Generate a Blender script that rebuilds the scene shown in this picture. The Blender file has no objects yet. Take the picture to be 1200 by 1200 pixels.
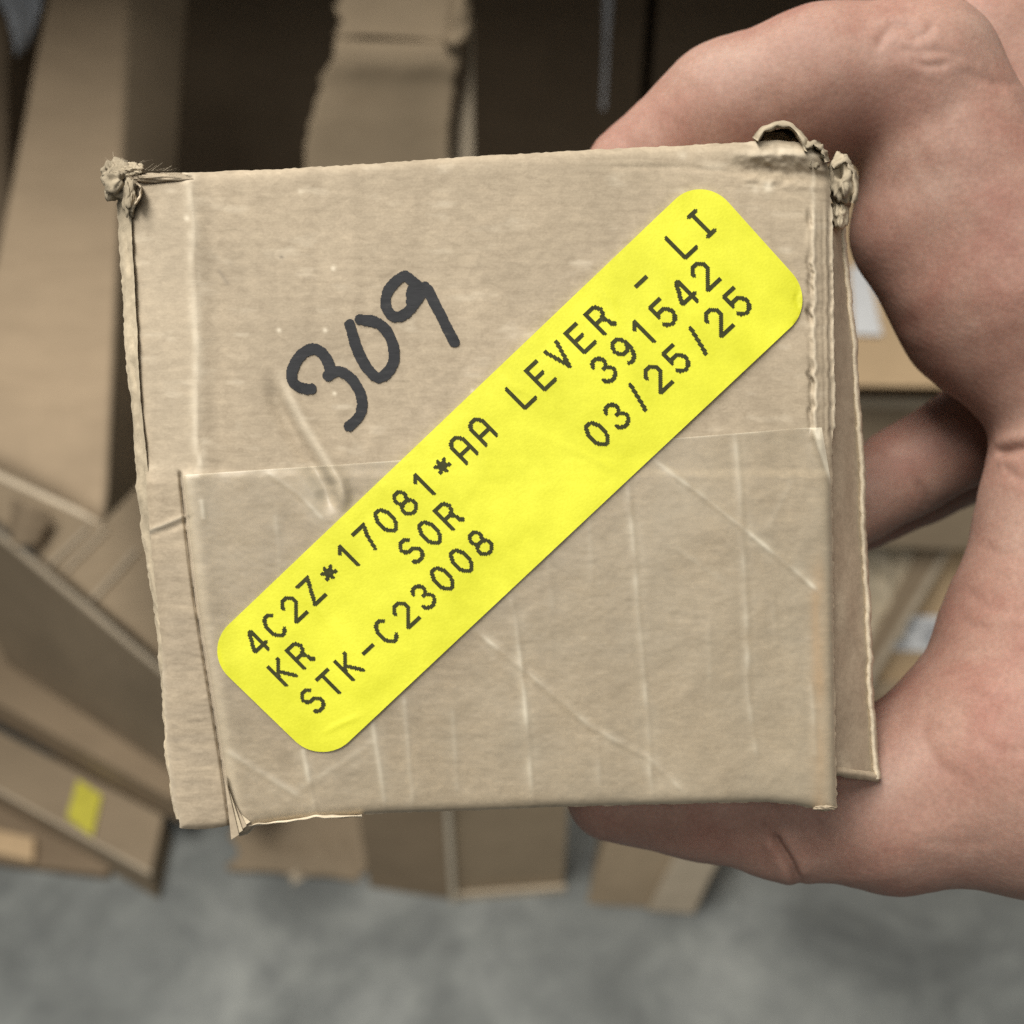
import bpy, math, random
import numpy as np
from mathutils import Matrix, Vector, noise as mnoise

random.seed(4)
rng = np.random.default_rng(4)
S = bpy.context.scene
COL = S.collection

# ------------------------------------------------------------------ camera
F = 1287.0                      # focal length in pixels of the 1200 px photograph
PITCH = math.radians(40.0)
CAM = Vector((0.0, 0.0, 1.30))
cam_d = bpy.data.cameras.new("camera")
cam = bpy.data.objects.new("camera", cam_d)
COL.objects.link(cam)
cam.location = CAM
cam.rotation_euler = (math.radians(90) - PITCH, 0, 0)
cam_d.sensor_width = 36.0
cam_d.lens = 36.0 * F / 1200.0
cam_d.clip_start = 0.01
cam_d.clip_end = 60
cam_d.dof.use_dof = True
cam_d.dof.focus_distance = 0.161
cam_d.dof.aperture_fstop = 16.5
S.camera = cam
RGT = Vector((1, 0, 0))
FWD = Vector((0, math.cos(PITCH), -math.sin(PITCH)))
UPV = Vector((0, math.sin(PITCH), math.cos(PITCH)))

# ------------------------------------------------------------------ light
W = bpy.data.worlds.new("World")
S.world = W
W.use_nodes = True
W.node_tree.nodes["Background"].inputs[0].default_value = (0.96, 0.98, 1.0, 1)
W.node_tree.nodes["Background"].inputs[1].default_value = 0.11


def area(name, loc, target, sx, sy, power, col):
    l = bpy.data.lights.new(name, 'AREA')
    l.shape = 'RECTANGLE'
    l.size, l.size_y, l.energy, l.color = sx, sy, power, col
    o = bpy.data.objects.new(name, l)
    COL.objects.link(o)
    o.location = loc
    o.rotation_euler = (Vector(target) - Vector(loc)).to_track_quat('-Z', 'Y').to_euler()
    return o


area("ceiling_and_fill_lamp", (-0.60, 0.24, 2.75), (0.0, 0.35, 0.9), 1.7, 0.6, 64, (1.0, 0.96, 0.885))
area("ceiling_and_fill_lamp", (0.0, -1.4, 3.0), (0.0, 0.4, 0.8), 1.6, 0.5, 15, (1.0, 0.96, 0.885))  # fill lamp added to brighten the heap, no fixture of its own

S.view_settings.view_transform = 'Standard'
S.view_settings.look = 'None'
S.view_settings.exposure = 0.0
S.view_settings.gamma = 1.0


# ------------------------------------------------------------------ helpers
def ray(px, py):
    return FWD + RGT * ((px - 600) / F) + UPV * ((600 - py) / F)


def wd(px, py, d):
    """point at depth d (m) along the view axis"""
    return CAM + ray(px, py) * d


def wz(px, py, z=0.0):
    r = ray(px, py)
    return CAM + r * ((z - CAM.z) / r.z)


def wy(px, py, y):
    r = ray(px, py)
    return CAM + r * (y / r.y)


def link(o, parent=None):
    COL.objects.link(o)
    if parent is not None:
        o.parent = parent
    return o


def mesh_obj(name, V, Fc, mat, parent=None, smooth=False, attrs=None, base=None):
    """V in parent's frame (or in world with base subtracted)."""
    V = np.asarray(V, dtype=np.float64)
    if base is not None:
        V = V - np.asarray(base)
    me = bpy.data.meshes.new(name)
    me.from_pydata(V.tolist(), [], [list(map(int, f)) for f in Fc])
    me.materials.append(mat)
    if smooth:
        me.polygons.foreach_set("use_smooth", [True] * len(me.polygons))
    for k, a in (attrs or {}).items():
        at = me.attributes.new(k, 'FLOAT', 'POINT')
        at.data.foreach_set("value", np.asarray(a, dtype=np.float32).ravel())
    me.update()
    return link(bpy.data.objects.new(name, me), parent)


def tag(o, label=None, cat=None, group=None, kind=None):
    for k, v in (("label", label), ("category", cat), ("group", group), ("kind", kind)):
        if v:
            o[k] = v
    return o


def empty(name, loc, label, cat, group=None):
    o = bpy.data.objects.new(name, None)
    o.empty_display_size = 0.02
    o.location = loc
    link(o)
    return tag(o, label, cat, group)


def sstep(a, b, x):
    t = np.clip((x - a) / (b - a), 0, 1)
    return t * t * (3 - 2 * t)


_perm = rng.random((256, 256))


def vnoise(x, y):
    xi = np.floor(x).astype(int)
    yi = np.floor(y).astype(int)
    fx, fy = x - xi, y - yi
    fx = fx * fx * (3 - 2 * fx)
    fy = fy * fy * (3 - 2 * fy)
    g = lambda i, j: _perm[i % 256, j % 256]
    return ((g(xi, yi) * (1 - fx) + g(xi + 1, yi) * fx) * (1 - fy)
            + (g(xi, yi + 1) * (1 - fx) + g(xi + 1, yi + 1) * fx) * fy) * 2 - 1


def fbm(x, y, n=3):
    s, a = 0, 1.0
    for i in range(n):
        s = s + a * vnoise(x * 2 ** i + 17 * i, y * 2 ** i + 31 * i)
        a *= 0.5
    return s


def poly_dist(px, py, pts):
    """(distance, signed side distance, parameter 0..1) to a polyline"""
    best = np.full(px.shape, 1e9)
    sgn = np.zeros(px.shape)
    tt = np.zeros(px.shape)
    n = len(pts) - 1
    for i in range(n):
        ax, ay = pts[i]
        bx, by = pts[i + 1]
        dx, dy = bx - ax, by - ay
        L2 = dx * dx + dy * dy
        t = np.clip(((px - ax) * dx + (py - ay) * dy) / L2, 0, 1)
        ex, ey = px - ax - t * dx, py - ay - t * dy
        d = np.hypot(ex, ey)
        m = d < best
        best = np.where(m, d, best)
        sgn = np.where(m, np.sign(dx * ey - dy * ex), sgn)
        tt = np.where(m, (i + t) / n, tt)
    return best, best * sgn, tt


# ------------------------------------------------------------------ materials
class NT:
    def __init__(self, name):
        self.m = bpy.data.materials.new(name)
        self.m.use_nodes = True
        self.t = self.m.node_tree
        self.b = self.t.nodes["Principled BSDF"]
        self.out = self.t.nodes["Material Output"]

    def n(self, typ, **kw):
        nd = self.t.nodes.new(typ)
        for k, v in kw.items():
            if k.startswith("i_"):
                key = k[2:].replace("_", " ")
                key = int(key) if key.isdigit() else key
                nd.inputs[key].default_value = v
            else:
                setattr(nd, k, v)
        return nd

    def l(self, a, b):
        self.t.links.new(a, b)

    def coords(self, scale=(1, 1, 1), rot=(0, 0, 0)):
        tc = self.n("ShaderNodeTexCoord")
        mp = self.n("ShaderNodeMapping", i_Scale=scale, i_Rotation=rot)
        self.l(tc.outputs["Object"], mp.inputs[0])
        return mp.outputs[0]

    def noise(self, vec, scale, detail=4, rough=0.6, dist=0.0):
        nd = self.n("ShaderNodeTexNoise", i_Scale=scale, i_Detail=detail, i_Roughness=rough, i_Distortion=dist)
        self.l(vec, nd.inputs["Vector"])
        return nd.outputs["Fac"]

    def ramp(self, fac, stops):
        nd = self.n("ShaderNodeValToRGB")
        e = nd.color_ramp.elements
        while len(e) < len(stops):
            e.new(0.5)
        for el, (p, c) in zip(e, stops):
            el.position = p
            el.color = (*c, 1) if len(c) == 3 else c
        self.l(fac, nd.inputs[0])
        return nd.outputs[0]

    def mix(self, a, b, fac, mode='MIX'):
        nd = self.n("ShaderNodeMix", data_type='RGBA', blend_type=mode)
        for sock, v in ((nd.inputs[6], a), (nd.inputs[7], b), (nd.inputs[0], fac)):
            if hasattr(v, "links"):
                self.l(v, sock)
            elif isinstance(v, tuple):
                sock.default_value = (*v, 1) if len(v) == 3 else v
            else:
                sock.default_value = v
        return nd.outputs[2]

    def math(self, op, a, b=0.0):
        nd = self.n("ShaderNodeMath", operation=op)
        for sock, v in ((nd.inputs[0], a), (nd.inputs[1], b)):
            if hasattr(v, "links"):
                self.l(v, sock)
            else:
                sock.default_value = v
        return nd.outputs[0]

    def attr(self, name):
        return self.n("ShaderNodeAttribute", attribute_name=name).outputs["Fac"]

    def bump(self, h, strength, dist=0.001, prev=None):
        nd = self.n("ShaderNodeBump", i_Strength=strength, i_Distance=dist)
        self.l(h, nd.inputs["Height"])
        if prev is not None:
            self.l(prev, nd.inputs["Normal"])
        return nd.outputs[0]

    def set(self, **kw):
        for k, v in kw.items():
            s = self.b.inputs[k.replace("_", " ")]
            if hasattr(v, "links"):
                self.l(v, s)
            elif isinstance(v, tuple):
                s.default_value = (*v, 1) if len(s.default_value) == 4 and len(v) == 3 else v
            else:
                s.default_value = v
        return self.m


def cardboard(name, base, close=False, var=0.12, rough=0.85, wear_shade=False, streak=(1, 1, 1), spec=0.25, grime=0.3):
    t = NT(name)
    k = 1.0 if close else 0.12
    v = t.coords(streak)
    big = t.noise(v, 60 * k, 5, 0.6)
    lo = tuple(c * (1 - var) for c in base)
    hi = tuple(min(1, c * (1 + var)) for c in base)
    col = t.ramp(big, [(0.3, lo), (0.7, hi)])
    fib = t.noise(t.coords((streak[0] * 0.35, streak[1] * 2.2, streak[2] * 1.0)), 380 * k, 4, 0.7)
    f2 = t.ramp(fib, [(0.25, (0.91, 0.90, 0.89)), (0.5, (1, 1, 1)), (0.78, (1.06, 1.06, 1.06))])
    col = t.mix(col, f2, 1.0, 'MULTIPLY')
    sp = t.noise(t.coords((1, 1, 1)), 2600 * k, 2, 0.5)
    col = t.mix(col, t.ramp(sp, [(0.2, (0.88, 0.87, 0.86)), (0.8, (1.1, 1.1, 1.1))]), 0.7, 'MULTIPLY')
    gr = t.ramp(t.noise(t.coords((1, 1, 1)), 26 * k, 6, 0.65), [(0.48, (0, 0, 0)), (0.75, (1, 1, 1))])
    col = t.mix(col, tuple(c * 0.72 for c in base), t.math('MULTIPLY', gr, grime))
    if close:
        mo = t.noise(t.coords((0.7, 1.15, 1)), 700, 4, 0.65, 0.6)
        col = t.mix(col, t.ramp(mo, [(0.3, (0.86, 0.85, 0.84)), (0.5, (1, 1, 1)), (0.70, (1.13, 1.13, 1.13))]), 0.9, 'MULTIPLY')
    if wear_shade:  # masks of scuffs and stains plus painted light and shade
        fl2 = t.noise(t.coords((1.0, 0.05, 1)), 260, 2, 0.5)
        col = t.mix(col, t.ramp(fl2, [(0.35, (0.955, 0.95, 0.945)), (0.65, (1.04, 1.04, 1.04))]), 0.9, 'MULTIPLY')
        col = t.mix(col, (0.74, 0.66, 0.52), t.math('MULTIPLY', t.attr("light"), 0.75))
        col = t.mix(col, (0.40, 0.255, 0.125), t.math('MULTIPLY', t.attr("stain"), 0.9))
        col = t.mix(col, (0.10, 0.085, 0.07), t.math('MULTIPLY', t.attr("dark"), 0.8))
    h = t.math('ADD', t.math('MULTIPLY', fib, 0.6), t.math('MULTIPLY', sp, 0.4))
    nm = t.bump(h, 0.10 if close else 0.2, 0.0005 if close else 0.002)
    return t.set(Base_Color=col, Roughness=rough, Normal=nm, Specular_IOR_Level=spec)


def plain(name, base, rough=0.6, var=0.1, scale=40, spec=0.4, metal=0.0):
    t = NT(name)
    nz = t.noise(t.coords(), scale, 4, 0.6)
    col = t.ramp(nz, [(0.3, tuple(c * (1 - var) for c in base)), (0.7, tuple(c * (1 + var) for c in base))])
    return t.set(Base_Color=col, Roughness=rough, Specular_IOR_Level=spec, Metallic=metal)


M_face = cardboard("held_box_cardboard", (0.352, 0.290, 0.208), True, 0.10, 0.75, True, (0.75, 1.15, 1), 0.35, 0.4)
M_box = cardboard("box_wall_cardboard", (0.44, 0.365, 0.265), True, 0.09, 0.85, False, (1, 0.6, 1))
M_edge = cardboard("cut_cardboard_edge", (0.56, 0.48, 0.36), True, 0.25, 0.95, False, (1, 1, 1), 0.15)
M_tuft = cardboard("torn_cardboard_fibre", (0.43, 0.365, 0.265), True, 0.32, 0.95, False, (1, 1, 1), 0.1)
M_fray = cardboard("frayed_corner_fibre", (0.30, 0.255, 0.185), True, 0.40, 0.95, False, (1, 1, 1), 0.1)
M_card = [cardboard("carton_brown", (0.315, 0.24, 0.16)),
          cardboard("carton_tan", (0.40, 0.312, 0.21)),
          cardboard("carton_grey_brown", (0.32, 0.25, 0.17)),
          cardboard("carton_orange", (0.62, 0.45, 0.27)),
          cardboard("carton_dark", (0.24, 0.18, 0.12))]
M_cut = cardboard("carton_cut_edge", (0.52, 0.44, 0.33))
M_pale = cardboard("pale_cut_edge", (0.68, 0.60, 0.47))
M_white = plain("white_paper", (0.82, 0.83, 0.84), 0.6, 0.06, 120)
M_film = plain("milky_stretch_film", (0.62, 0.66, 0.72), 0.3, 0.15, 30)
M_ylabel_far = plain("far_yellow_label", (0.60, 0.55, 0.07), 0.6, 0.1, 60)
M_shade_rack = plain("shade_rack_dark", (0.19, 0.16, 0.125), 0.7, 0.2, 15)
M_steel = plain("grey_steel", (0.42, 0.43, 0.45), 0.4, 0.1, 30)
t = NT("label_print_ink")
nz = t.noise(t.coords(), 1500, 3, 0.6)
big = t.noise(t.coords(), 150, 3, 0.6)
col = t.ramp(nz, [(0.30, (0.018, 0.020, 0.008)), (0.60, (0.032, 0.034, 0.010)), (0.88, (0.10, 0.097, 0.02))])
col = t.mix(col, (0.07, 0.07, 0.016), t.math('MULTIPLY', big, 0.35))
M_ink = t.set(Base_Color=col, Roughness=0.7, Specular_IOR_Level=0.2)
t = NT("marker_ink")
nz = t.noise(t.coords((0.5, 2.0, 1)), 700, 4, 0.7)
big = t.noise(t.coords(), 110, 3, 0.6)
col = t.ramp(nz, [(0.3, (0.012, 0.013, 0.015)), (0.6, (0.021, 0.022, 0.025)), (0.85, (0.075, 0.068, 0.060))])
col = t.mix(col, (0.034, 0.035, 0.038), t.math('MULTIPLY', big, 0.6))
M_marker = t.set(Base_Color=col, Roughness=0.65, Specular_IOR_Level=0.2)

# yellow label paper
t = NT("yellow_label_paper")
nz = t.noise(t.coords(), 120, 4, 0.55)
col = t.ramp(nz, [(0.3, (0.55, 0.555, 0.022)), (0.7, (0.67, 0.67, 0.038))])
sp = t.noise(t.coords(), 2500, 2, 0.5)
col = t.mix(col, t.ramp(sp, [(0.25, (0.94, 0.94, 0.9)), (0.75, (1.04, 1.04, 1.1))]), 0.8, 'MULTIPLY')
M_label = t.set(Base_Color=col, Roughness=0.55, Specular_IOR_Level=0.3, Normal=t.bump(sp, 0.08, 0.0003))

# clear packing tape
t = NT("clear_packing_tape")
nz = t.noise(t.coords((0.5, 1.6, 1)), 220, 4, 0.65)
blot = t.noise(t.coords((1, 1, 1)), 55, 5, 0.6)
fac = t.math('ADD', 0.14, t.math('MULTIPLY', t.attr("crease"), 0.44))  # tape mask also holds a painted corner glint
fac = t.math('ADD', fac, t.math('MULTIPLY', t.math('SUBTRACT', blot, 0.5), 0.35))
fac = t.math('MINIMUM', t.math('MAXIMUM', fac, 0.05), 0.85)
t.set(Base_Color=(0.70, 0.635, 0.50), Roughness=t.math('ADD', 0.27, t.math('MULTIPLY', nz, 0.2)),
      Specular_IOR_Level=0.5, Normal=t.bump(nz, 0.12, 0.0004))
tr = t.n("ShaderNodeBsdfTransparent")
tr.inputs[0].default_value = (1.0, 0.99, 0.965, 1)
gl = t.n("ShaderNodeBsdfGlossy", i_Roughness=0.35)
fr = t.n("ShaderNodeFresnel", i_IOR=1.4)
mx0 = t.n("ShaderNodeMixShader")
t.l(t.math('MULTIPLY', fr.outputs[0], 0.6), mx0.inputs[0]); t.l(tr.outputs[0], mx0.inputs[1]); t.l(gl.outputs[0], mx0.inputs[2])
mx = t.n("ShaderNodeMixShader")
t.l(fac, mx.inputs[0]); t.l(mx0.outputs[0], mx.inputs[1]); t.l(t.b.outputs[0], mx.inputs[2])
t.l(mx.outputs[0], t.out.inputs[0])
M_tape = t.m

# skin
t = NT("skin")
v = t.coords()
big = t.noise(v, 45, 5, 0.6, 0.4)
med = t.noise(v, 190, 4, 0.65)
col = t.ramp(big, [(0.28, (0.278, 0.140, 0.110)), (0.5, (0.312, 0.186, 0.146)), (0.74, (0.335, 0.222, 0.178))])
col = t.mix(col, t.ramp(med, [(0.3, (0.90, 0.84, 0.83)), (0.7, (1.07, 1.09, 1.09))]), 0.9, 'MULTIPLY')
vo = t.n("ShaderNodeTexVoronoi", i_Scale=950.0)
wv = t.n("ShaderNodeMapping", i_Scale=(1.0, 0.6, 1.0))
tc = t.n("ShaderNodeTexCoord")
t.l(tc.outputs["Object"], wv.inputs[0]); t.l(wv.outputs[0], vo.inputs["Vector"])
fine = t.noise(v, 1300, 3, 0.6)
hh = t.math('ADD', t.math('MULTIPLY', vo.outputs["Distance"], 0.7), t.math('MULTIPLY', fine, 0.6))
hh = t.math('ADD', hh, t.math('MULTIPLY', med, 0.8))
col = t.mix(col, t.ramp(fine, [(0.3, (0.88, 0.87, 0.86)), (0.7, (1.10, 1.10, 1.10))]), 0.8, 'MULTIPLY')
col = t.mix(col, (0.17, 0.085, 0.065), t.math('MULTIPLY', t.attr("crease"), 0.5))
M_skin = t.set(Base_Color=col, Roughness=0.6, Specular_IOR_Level=0.28, Normal=t.bump(hh, 0.11, 0.0004),
               Subsurface_Weight=0.2, Subsurface_Radius=(0.004, 0.0015, 0.0008), Subsurface_Scale=0.6)

# concrete
t = NT("concrete")
v = t.coords()
a = t.noise(v, 5.0, 8, 0.6, 0.6)
b = t.noise(v, 26, 6, 0.7)
c = t.noise(v, 160, 3, 0.7)
col = t.ramp(a, [(0.30, (0.125, 0.133, 0.131)), (0.5, (0.215, 0.228, 0.222)), (0.68, (0.33, 0.345, 0.332))])
col = t.mix(col, t.ramp(b, [(0.3, (0.84, 0.84, 0.85)), (0.7, (1.14, 1.14, 1.12))]), 0.9, 'MULTIPLY')
col = t.mix(col, t.ramp(c, [(0.3, (0.92, 0.92, 0.92)), (0.7, (1.07, 1.07, 1.07))]), 1.0, 'MULTIPLY')
M_floor = t.set(Base_Color=col, Roughness=0.55, Specular_IOR_Level=0.35, Normal=t.bump(c, 0.1, 0.002))

# ------------------------------------------------------------------ setting: floor and added shade rack
fl = mesh_obj("floor", [(-8, -6, 0), (8, -6, 0), (8, 10, 0), (-8, 10, 0)], [(0, 1, 2, 3)], M_floor)
tag(fl, "mottled grey concrete floor along the bottom of the view", "floor", kind="structure")


def box_mesh(P, dvec):
    """quad P (4 pts, counter-clockwise from the camera) pushed back by dvec"""
    P = [Vector(p) for p in P]
    V = P + [p + Vector(dvec) for p in P]
    return V, [(0, 1, 2, 3), (7, 6, 5, 4), (1, 0, 4, 5), (2, 1, 5, 6), (3, 2, 6, 7), (0, 3, 7, 4)]


def cuboid(x0, x1, y0, y1, z0, z1):
    return box_mesh([(x0, y0, z0), (x1, y0, z0), (x1, y0, z1), (x0, y0, z1)], (0, y1 - y0, 0))


def sag(V, Fc, amp, n=10, seed=0):
    """subdivide quads and wobble: battered cardboard"""
    import bmesh
    bm = bmesh.new()
    vs = [bm.verts.new(v) for v in V]
    for f in Fc:
        bm.faces.new([vs[i] for i in f])
    bmesh.ops.recalc_face_normals(bm, faces=bm.faces)
    be = [e for e in bm.edges]
    bmesh.ops.bevel(bm, geom=be, offset=0.0025, segments=2, affect='EDGES', profile=0.6)
    bmesh.ops.subdivide_edges(bm, edges=[e for e in bm.edges if e.calc_length() > 0.02], cuts=n, use_grid_fill=True)
    bm.verts.ensure_lookup_table()
    for v in bm.verts:
        p = v.co
        q = Vector((p.x * 11 + seed * 7.3, p.y * 11, p.z * 11 + seed * 3.1))
        v.co = p + mnoise.noise_vector(q) * amp + mnoise.noise_vector(q * 3.1) * amp * 0.35
    V2 = [tuple(v.co) for v in bm.verts]
    F2 = [[v.index for v in f.verts] for f in bm.faces]
    bm.verts.index_update()
    bm.free()
    return V2, F2


def slab(pts, thick_vec):
    """polygon panel with thickness"""
    pts = [Vector(p) for p in pts]
    n = len(pts)
    tv = Vector(thick_vec)
    V = pts + [p + tv for p in pts]
    Fc = [tuple(range(n)), tuple(reversed(range(n, 2 * n)))]
    Fc += [(i, n + i, n + (i + 1) % n, (i + 1) % n) for i in range(n)]
    return V, Fc


def part(name, VF, mat, th, smooth=False):
    return mesh_obj(name, [tuple(v) for v in VF[0]], VF[1], mat, th, smooth, base=th.location)


def quad_on(P0, P1, P2, P3, u0, u1, v0, v1, lift, n=(0, 0, 0)):
    P0, P1, P2, P3 = map(Vector, (P0, P1, P2, P3))
    f = lambda u, v: (P0 * (1 - u) + P1 * u) * (1 - v) + (P3 * (1 - u) + P2 * u) * v + Vector(n) * lift
    return [f(u0, v0), f(u1, v0), f(u1, v1), f(u0, v1)]


rk = empty("shade_rack", (0, 1.5, 0), "added rack, dark behind and unseen above, shading the heaped cartons", "rack")
part("dark_backing", cuboid(-2.2, 2.2, 1.75, 1.78, 0, 1.30), M_shade_rack, rk)  # dark sheet added behind the gaps of the heap
part("shade_shelf", cuboid(-2.2, 2.2, 0.86, 1.78, 1.32, 1.36), M_shade_rack, rk)  # out of view, added to keep overhead light off the heap
part("upright", cuboid(-2.26, -2.20, 0.88, 0.94, 0, 1.32), M_shade_rack, rk)
part("upright", cuboid(2.20, 2.26, 0.88, 0.94, 0, 1.32), M_shade_rack, rk)

# ------------------------------------------------------------------ background cartons
HEAP = "cardboard cartons heaped behind the held box"
NB = (FWD * 1.0)


def base_of(pts):
    c = sum((Vector(p) for p in pts), Vector()) / len(pts)
    return Vector((c.x, c.y, min(p[2] for p in pts)))


# B: carton standing on the floor under the held box, corner towards us
pl, pc, pr = wz(434, 1037), wz(523, 1050), wz(662, 1040)
pk = pl + pr - pc
H = Vector((0, 0, 0.44))
th = empty("carton", base_of([pl, pc, pr]), "upright carton with a pale corner edge, standing on the floor directly below the held box", "carton", HEAP)
V = [pl, pc, pr, pk] + [p + H for p in (pl, pc, pr, pk)]
part("body", sag(V, [(0, 1, 5, 4), (1, 2, 6, 5), (2, 3, 7, 6), (3, 0, 4, 7), (4, 5, 6, 7), (3, 2, 1, 0)], 0.0015, 3, 1), M_card[1], th)
dl = (pc - pl).normalized()
nl = Vector((dl.y, -dl.x, 0))
a0 = pl + nl * 0.004
a1 = pc + nl * 0.004 + dl * 0.006
part("panel", sag(*box_mesh([a0, a1, a1 + H, a0 + H], -nl * 0.0035), 0.0008, 3, 2), M_card[0], th)
ce = a1 + Vector((0.0005, -.005, 0))
part("cut_edge", box_mesh([ce, ce + Vector((.0075, 0, 0)), ce + Vector((.0075, 0, 0)) + H, ce + H], (0, 0.003, 0)), M_pale, th)
dr = (pr - pc).normalized()
nr = Vector((dr.y, -dr.x, 0))
b0, b1 = pc + dr * 0.012 + nr * 0.002, pr + nr * 0.002
part("bottom_fold", box_mesh([b0, b1, b1 + Vector((0, 0, .012)), b0 + Vector((0, 0, .012))], nr * 0.006), M_cut, th)

# A: tall open carton behind, top flap bent
y0 = 1.02
P = [wy(332, 330, y0), wy(522, 330, y0), wy(536, 50, y0), wy(390, 44, y0)]
bt = [Vector((P[0].x, y0 - .02, 0)), Vector((P[1].x, y0 - .02, 0))]
th = empty("carton", Vector(((P[0].x + P[1].x) / 2, y0, 0)), "tall open carton with torn bent flap, behind the top edge of the held box", "carton", HEAP)
frontV = [bt[0], bt[1], P[1], P[2], P[3], P[0]]
part("front_panel", sag([*(Vector(p) for p in [bt[0], bt[1], P[1], P[0]]), *(Vector(p) + Vector((0, .005, 0)) for p in [bt[0], bt[1], P[1], P[0]])],
                        [(0, 1, 2, 3), (7, 6, 5, 4), (1, 0, 4, 5), (2, 1, 5, 6), (3, 2, 6, 7), (0, 3, 7, 4)], 0.001, 3, 3), M_card[1], th)


def rag_panel(P, n, amp, tv, seed, ragL=True, ragR=True, curl=None):
    """quad panel of thickness tv with ragged sides, fine grid"""
    P = [np.array(p) for p in P]
    V, Fc = [], []
    for side in (0, 1):
        for j in range(n + 1):
            v = j / n
            for i in range(n + 1):
                u = i / n
                uu = u
                rg = (vnoise(np.array(v * 7 + seed), np.array(seed * 1.7)) + .6 * vnoise(np.array(v * 23 + seed), np.array(seed * 2.7))) * amp
                if ragL: uu += rg * (1 - u)
                if ragR: uu += rg * u * 0.7
                p = (P[0] * (1 - uu) + P[1] * uu) * (1 - v) + (P[3] * (1 - uu) + P[2] * uu) * v
                p = p + np.array(tv) * side
                w = vnoise(np.array(u * 3 + seed), np.array(v * 3.3 + seed)) * 0.004
                p = p + np.array((0, w, w * .3))
                if curl is not None:
                    p = p + np.array(curl(u, v))
                V.append(p)
    N = (n + 1) ** 2
    for j in range(n):
        for i in range(n):
            a = j * (n + 1) + i
            q = (a, a + 1, a + n + 2, a + n + 1)
            Fc.append(q)
            Fc.append(tuple(N + x for x in reversed(q)))
    rim = [i for i in range(n + 1)] + [(j + 1) * (n + 1) - 1 for j in range(1, n + 1)] + \
          [n * (n + 1) + i for i in range(n - 1, -1, -1)] + [j * (n + 1) for j in range(n - 1, 0, -1)]
    for a, b in zip(rim, rim[1:] + rim[:1]):
        Fc.append((b, a, N + a, N + b))
    return V, Fc


part("upper_panel", rag_panel([P[0], P[1], P[2], P[3]], 34, 0.04, (0, .005, 0), 3.3, True, True,
     lambda u, v: (0, -0.006 * math.exp(-((v - .93) / .06) ** 2), 0)), M_card[1], th, True)
Q = [P[3] + Vector((0.002, .002, .001)), P[2] + Vector((-.004, .002, .001)), wy(546, -60, y0 + .05), wy(388, -60, y0 + .05)]
part("top_flap", rag_panel(Q, 26, 0.06, (0, .005, 0), 8.1, True, True), M_card[1], th, True)
R = [wy(528, 330, y0 + .03), wy(556, 330, y0 + .01), wy(553, 20, y0 + .01), wy(545, 20, y0 + .03)]
part("side_flap", rag_panel(R, 18, 0.10, (0.001, .006, 0), 5.5, True, False,
     lambda u, v: (0.004 * math.sin(v * 9) * (1 - u), 0, 0)), M_cut, th, True)
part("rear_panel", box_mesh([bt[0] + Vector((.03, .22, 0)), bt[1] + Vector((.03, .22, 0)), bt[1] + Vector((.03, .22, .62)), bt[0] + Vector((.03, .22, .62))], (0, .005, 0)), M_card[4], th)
part("torn_corner", rag_panel([wy(520, 48, y0 - .012), wy(549, 44, y0 - .008), wy(556, -20, y0), wy(536, -20, y0 + .01)], 14, 0.2, (0, .005, 0), 6.2, True, True,
     lambda u, v: (0, -0.012 * math.sin(u * 3.1), 0)), M_card[1], th, True)

# C: flattened carton leaning at the left, folded along its length
dA = 1.02
L0, L1, L2, L3 = wd(64, -30, dA + .10), wd(152, -30, dA + .10), wd(122, 612, dA - .12), wd(-48, 535, dA - .10)
Lm = wd(-14, 250, dA)
R1, R2 = wd(222, -30, dA + .17), wd(163, 440, dA - .02)
th = empty("flattened_carton", base_of([L2, L3]), "flattened brown carton leaning in at the left, pointed corner hanging over the open carton", "carton", HEAP)


def grid_quad(P, nu, nv, tv, fn=None):
    return rag_panel(P, nu, 0.006, tv, 2.2, True, False, fn)


part("wide_panel", grid_quad([L3, L2, L1, L0], 24, 24, (0.0, .006, -.003), lambda u, v: (0, 0.012 * math.sin(u * 3.0) * (1 - v) - .004, 0)), M_card[0], th, True)
part("narrow_panel", rag_panel([L2, R2 + Vector((-.001, 0, -.10)), R1, L1], 20, 0.004, (-.003, .006, 0), 4.4, False, True), M_card[2], th, True)
part("pale_edge", slab([L3 + Vector((0, -.004, 0)), L2 + Vector((0, -.004, 0)), L2 + Vector((0, -.004, -.0012)), L3 + Vector((0, -.004, -.0012))], (0, .006, 0)), M_cut, th)

# F, E2, E : long cartons lying at the lower left, running back to the left
hF = 0.055
f1, f0 = wz(176, 1026, hF), wz(-10, 925, hF)
dF = (f0 - f1).normalized()
nF = Vector((dF.y, -dF.x, 0))
if nF.y < 0:
    nF = -nF
f0 = f1 + dF * 0.75
th = empty("long_carton", Vector((f1.x, f1.y, 0)), "low flat carton on the floor at lower left with a yellow sticker on its top", "carton", HEAP)
zf = Vector((0, 0, hF))
part("body", sag(*box_mesh([f0 - zf, f1 - zf, f1, f0], wz(192, 955, hF) - wz(176, 1026, hF)), 0.0015, 4, 5), M_card[2], th)
part("pale_edge", box_mesh([f0 + Vector((0, 0, -.001)), f1 + Vector((0, 0, -.001)), f1 + Vector((0, 0, .0025)), f0 + Vector((0, 0, .0025))], nF * .004), M_cut, th)
s = [wz(x, y, hF + .0045) for x, y in ((78, 958), (108, 980), (119, 932), (91, 913))]
part("sticker", slab(s, (0, 0, -.0015)), M_ylabel_far, th)

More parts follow.
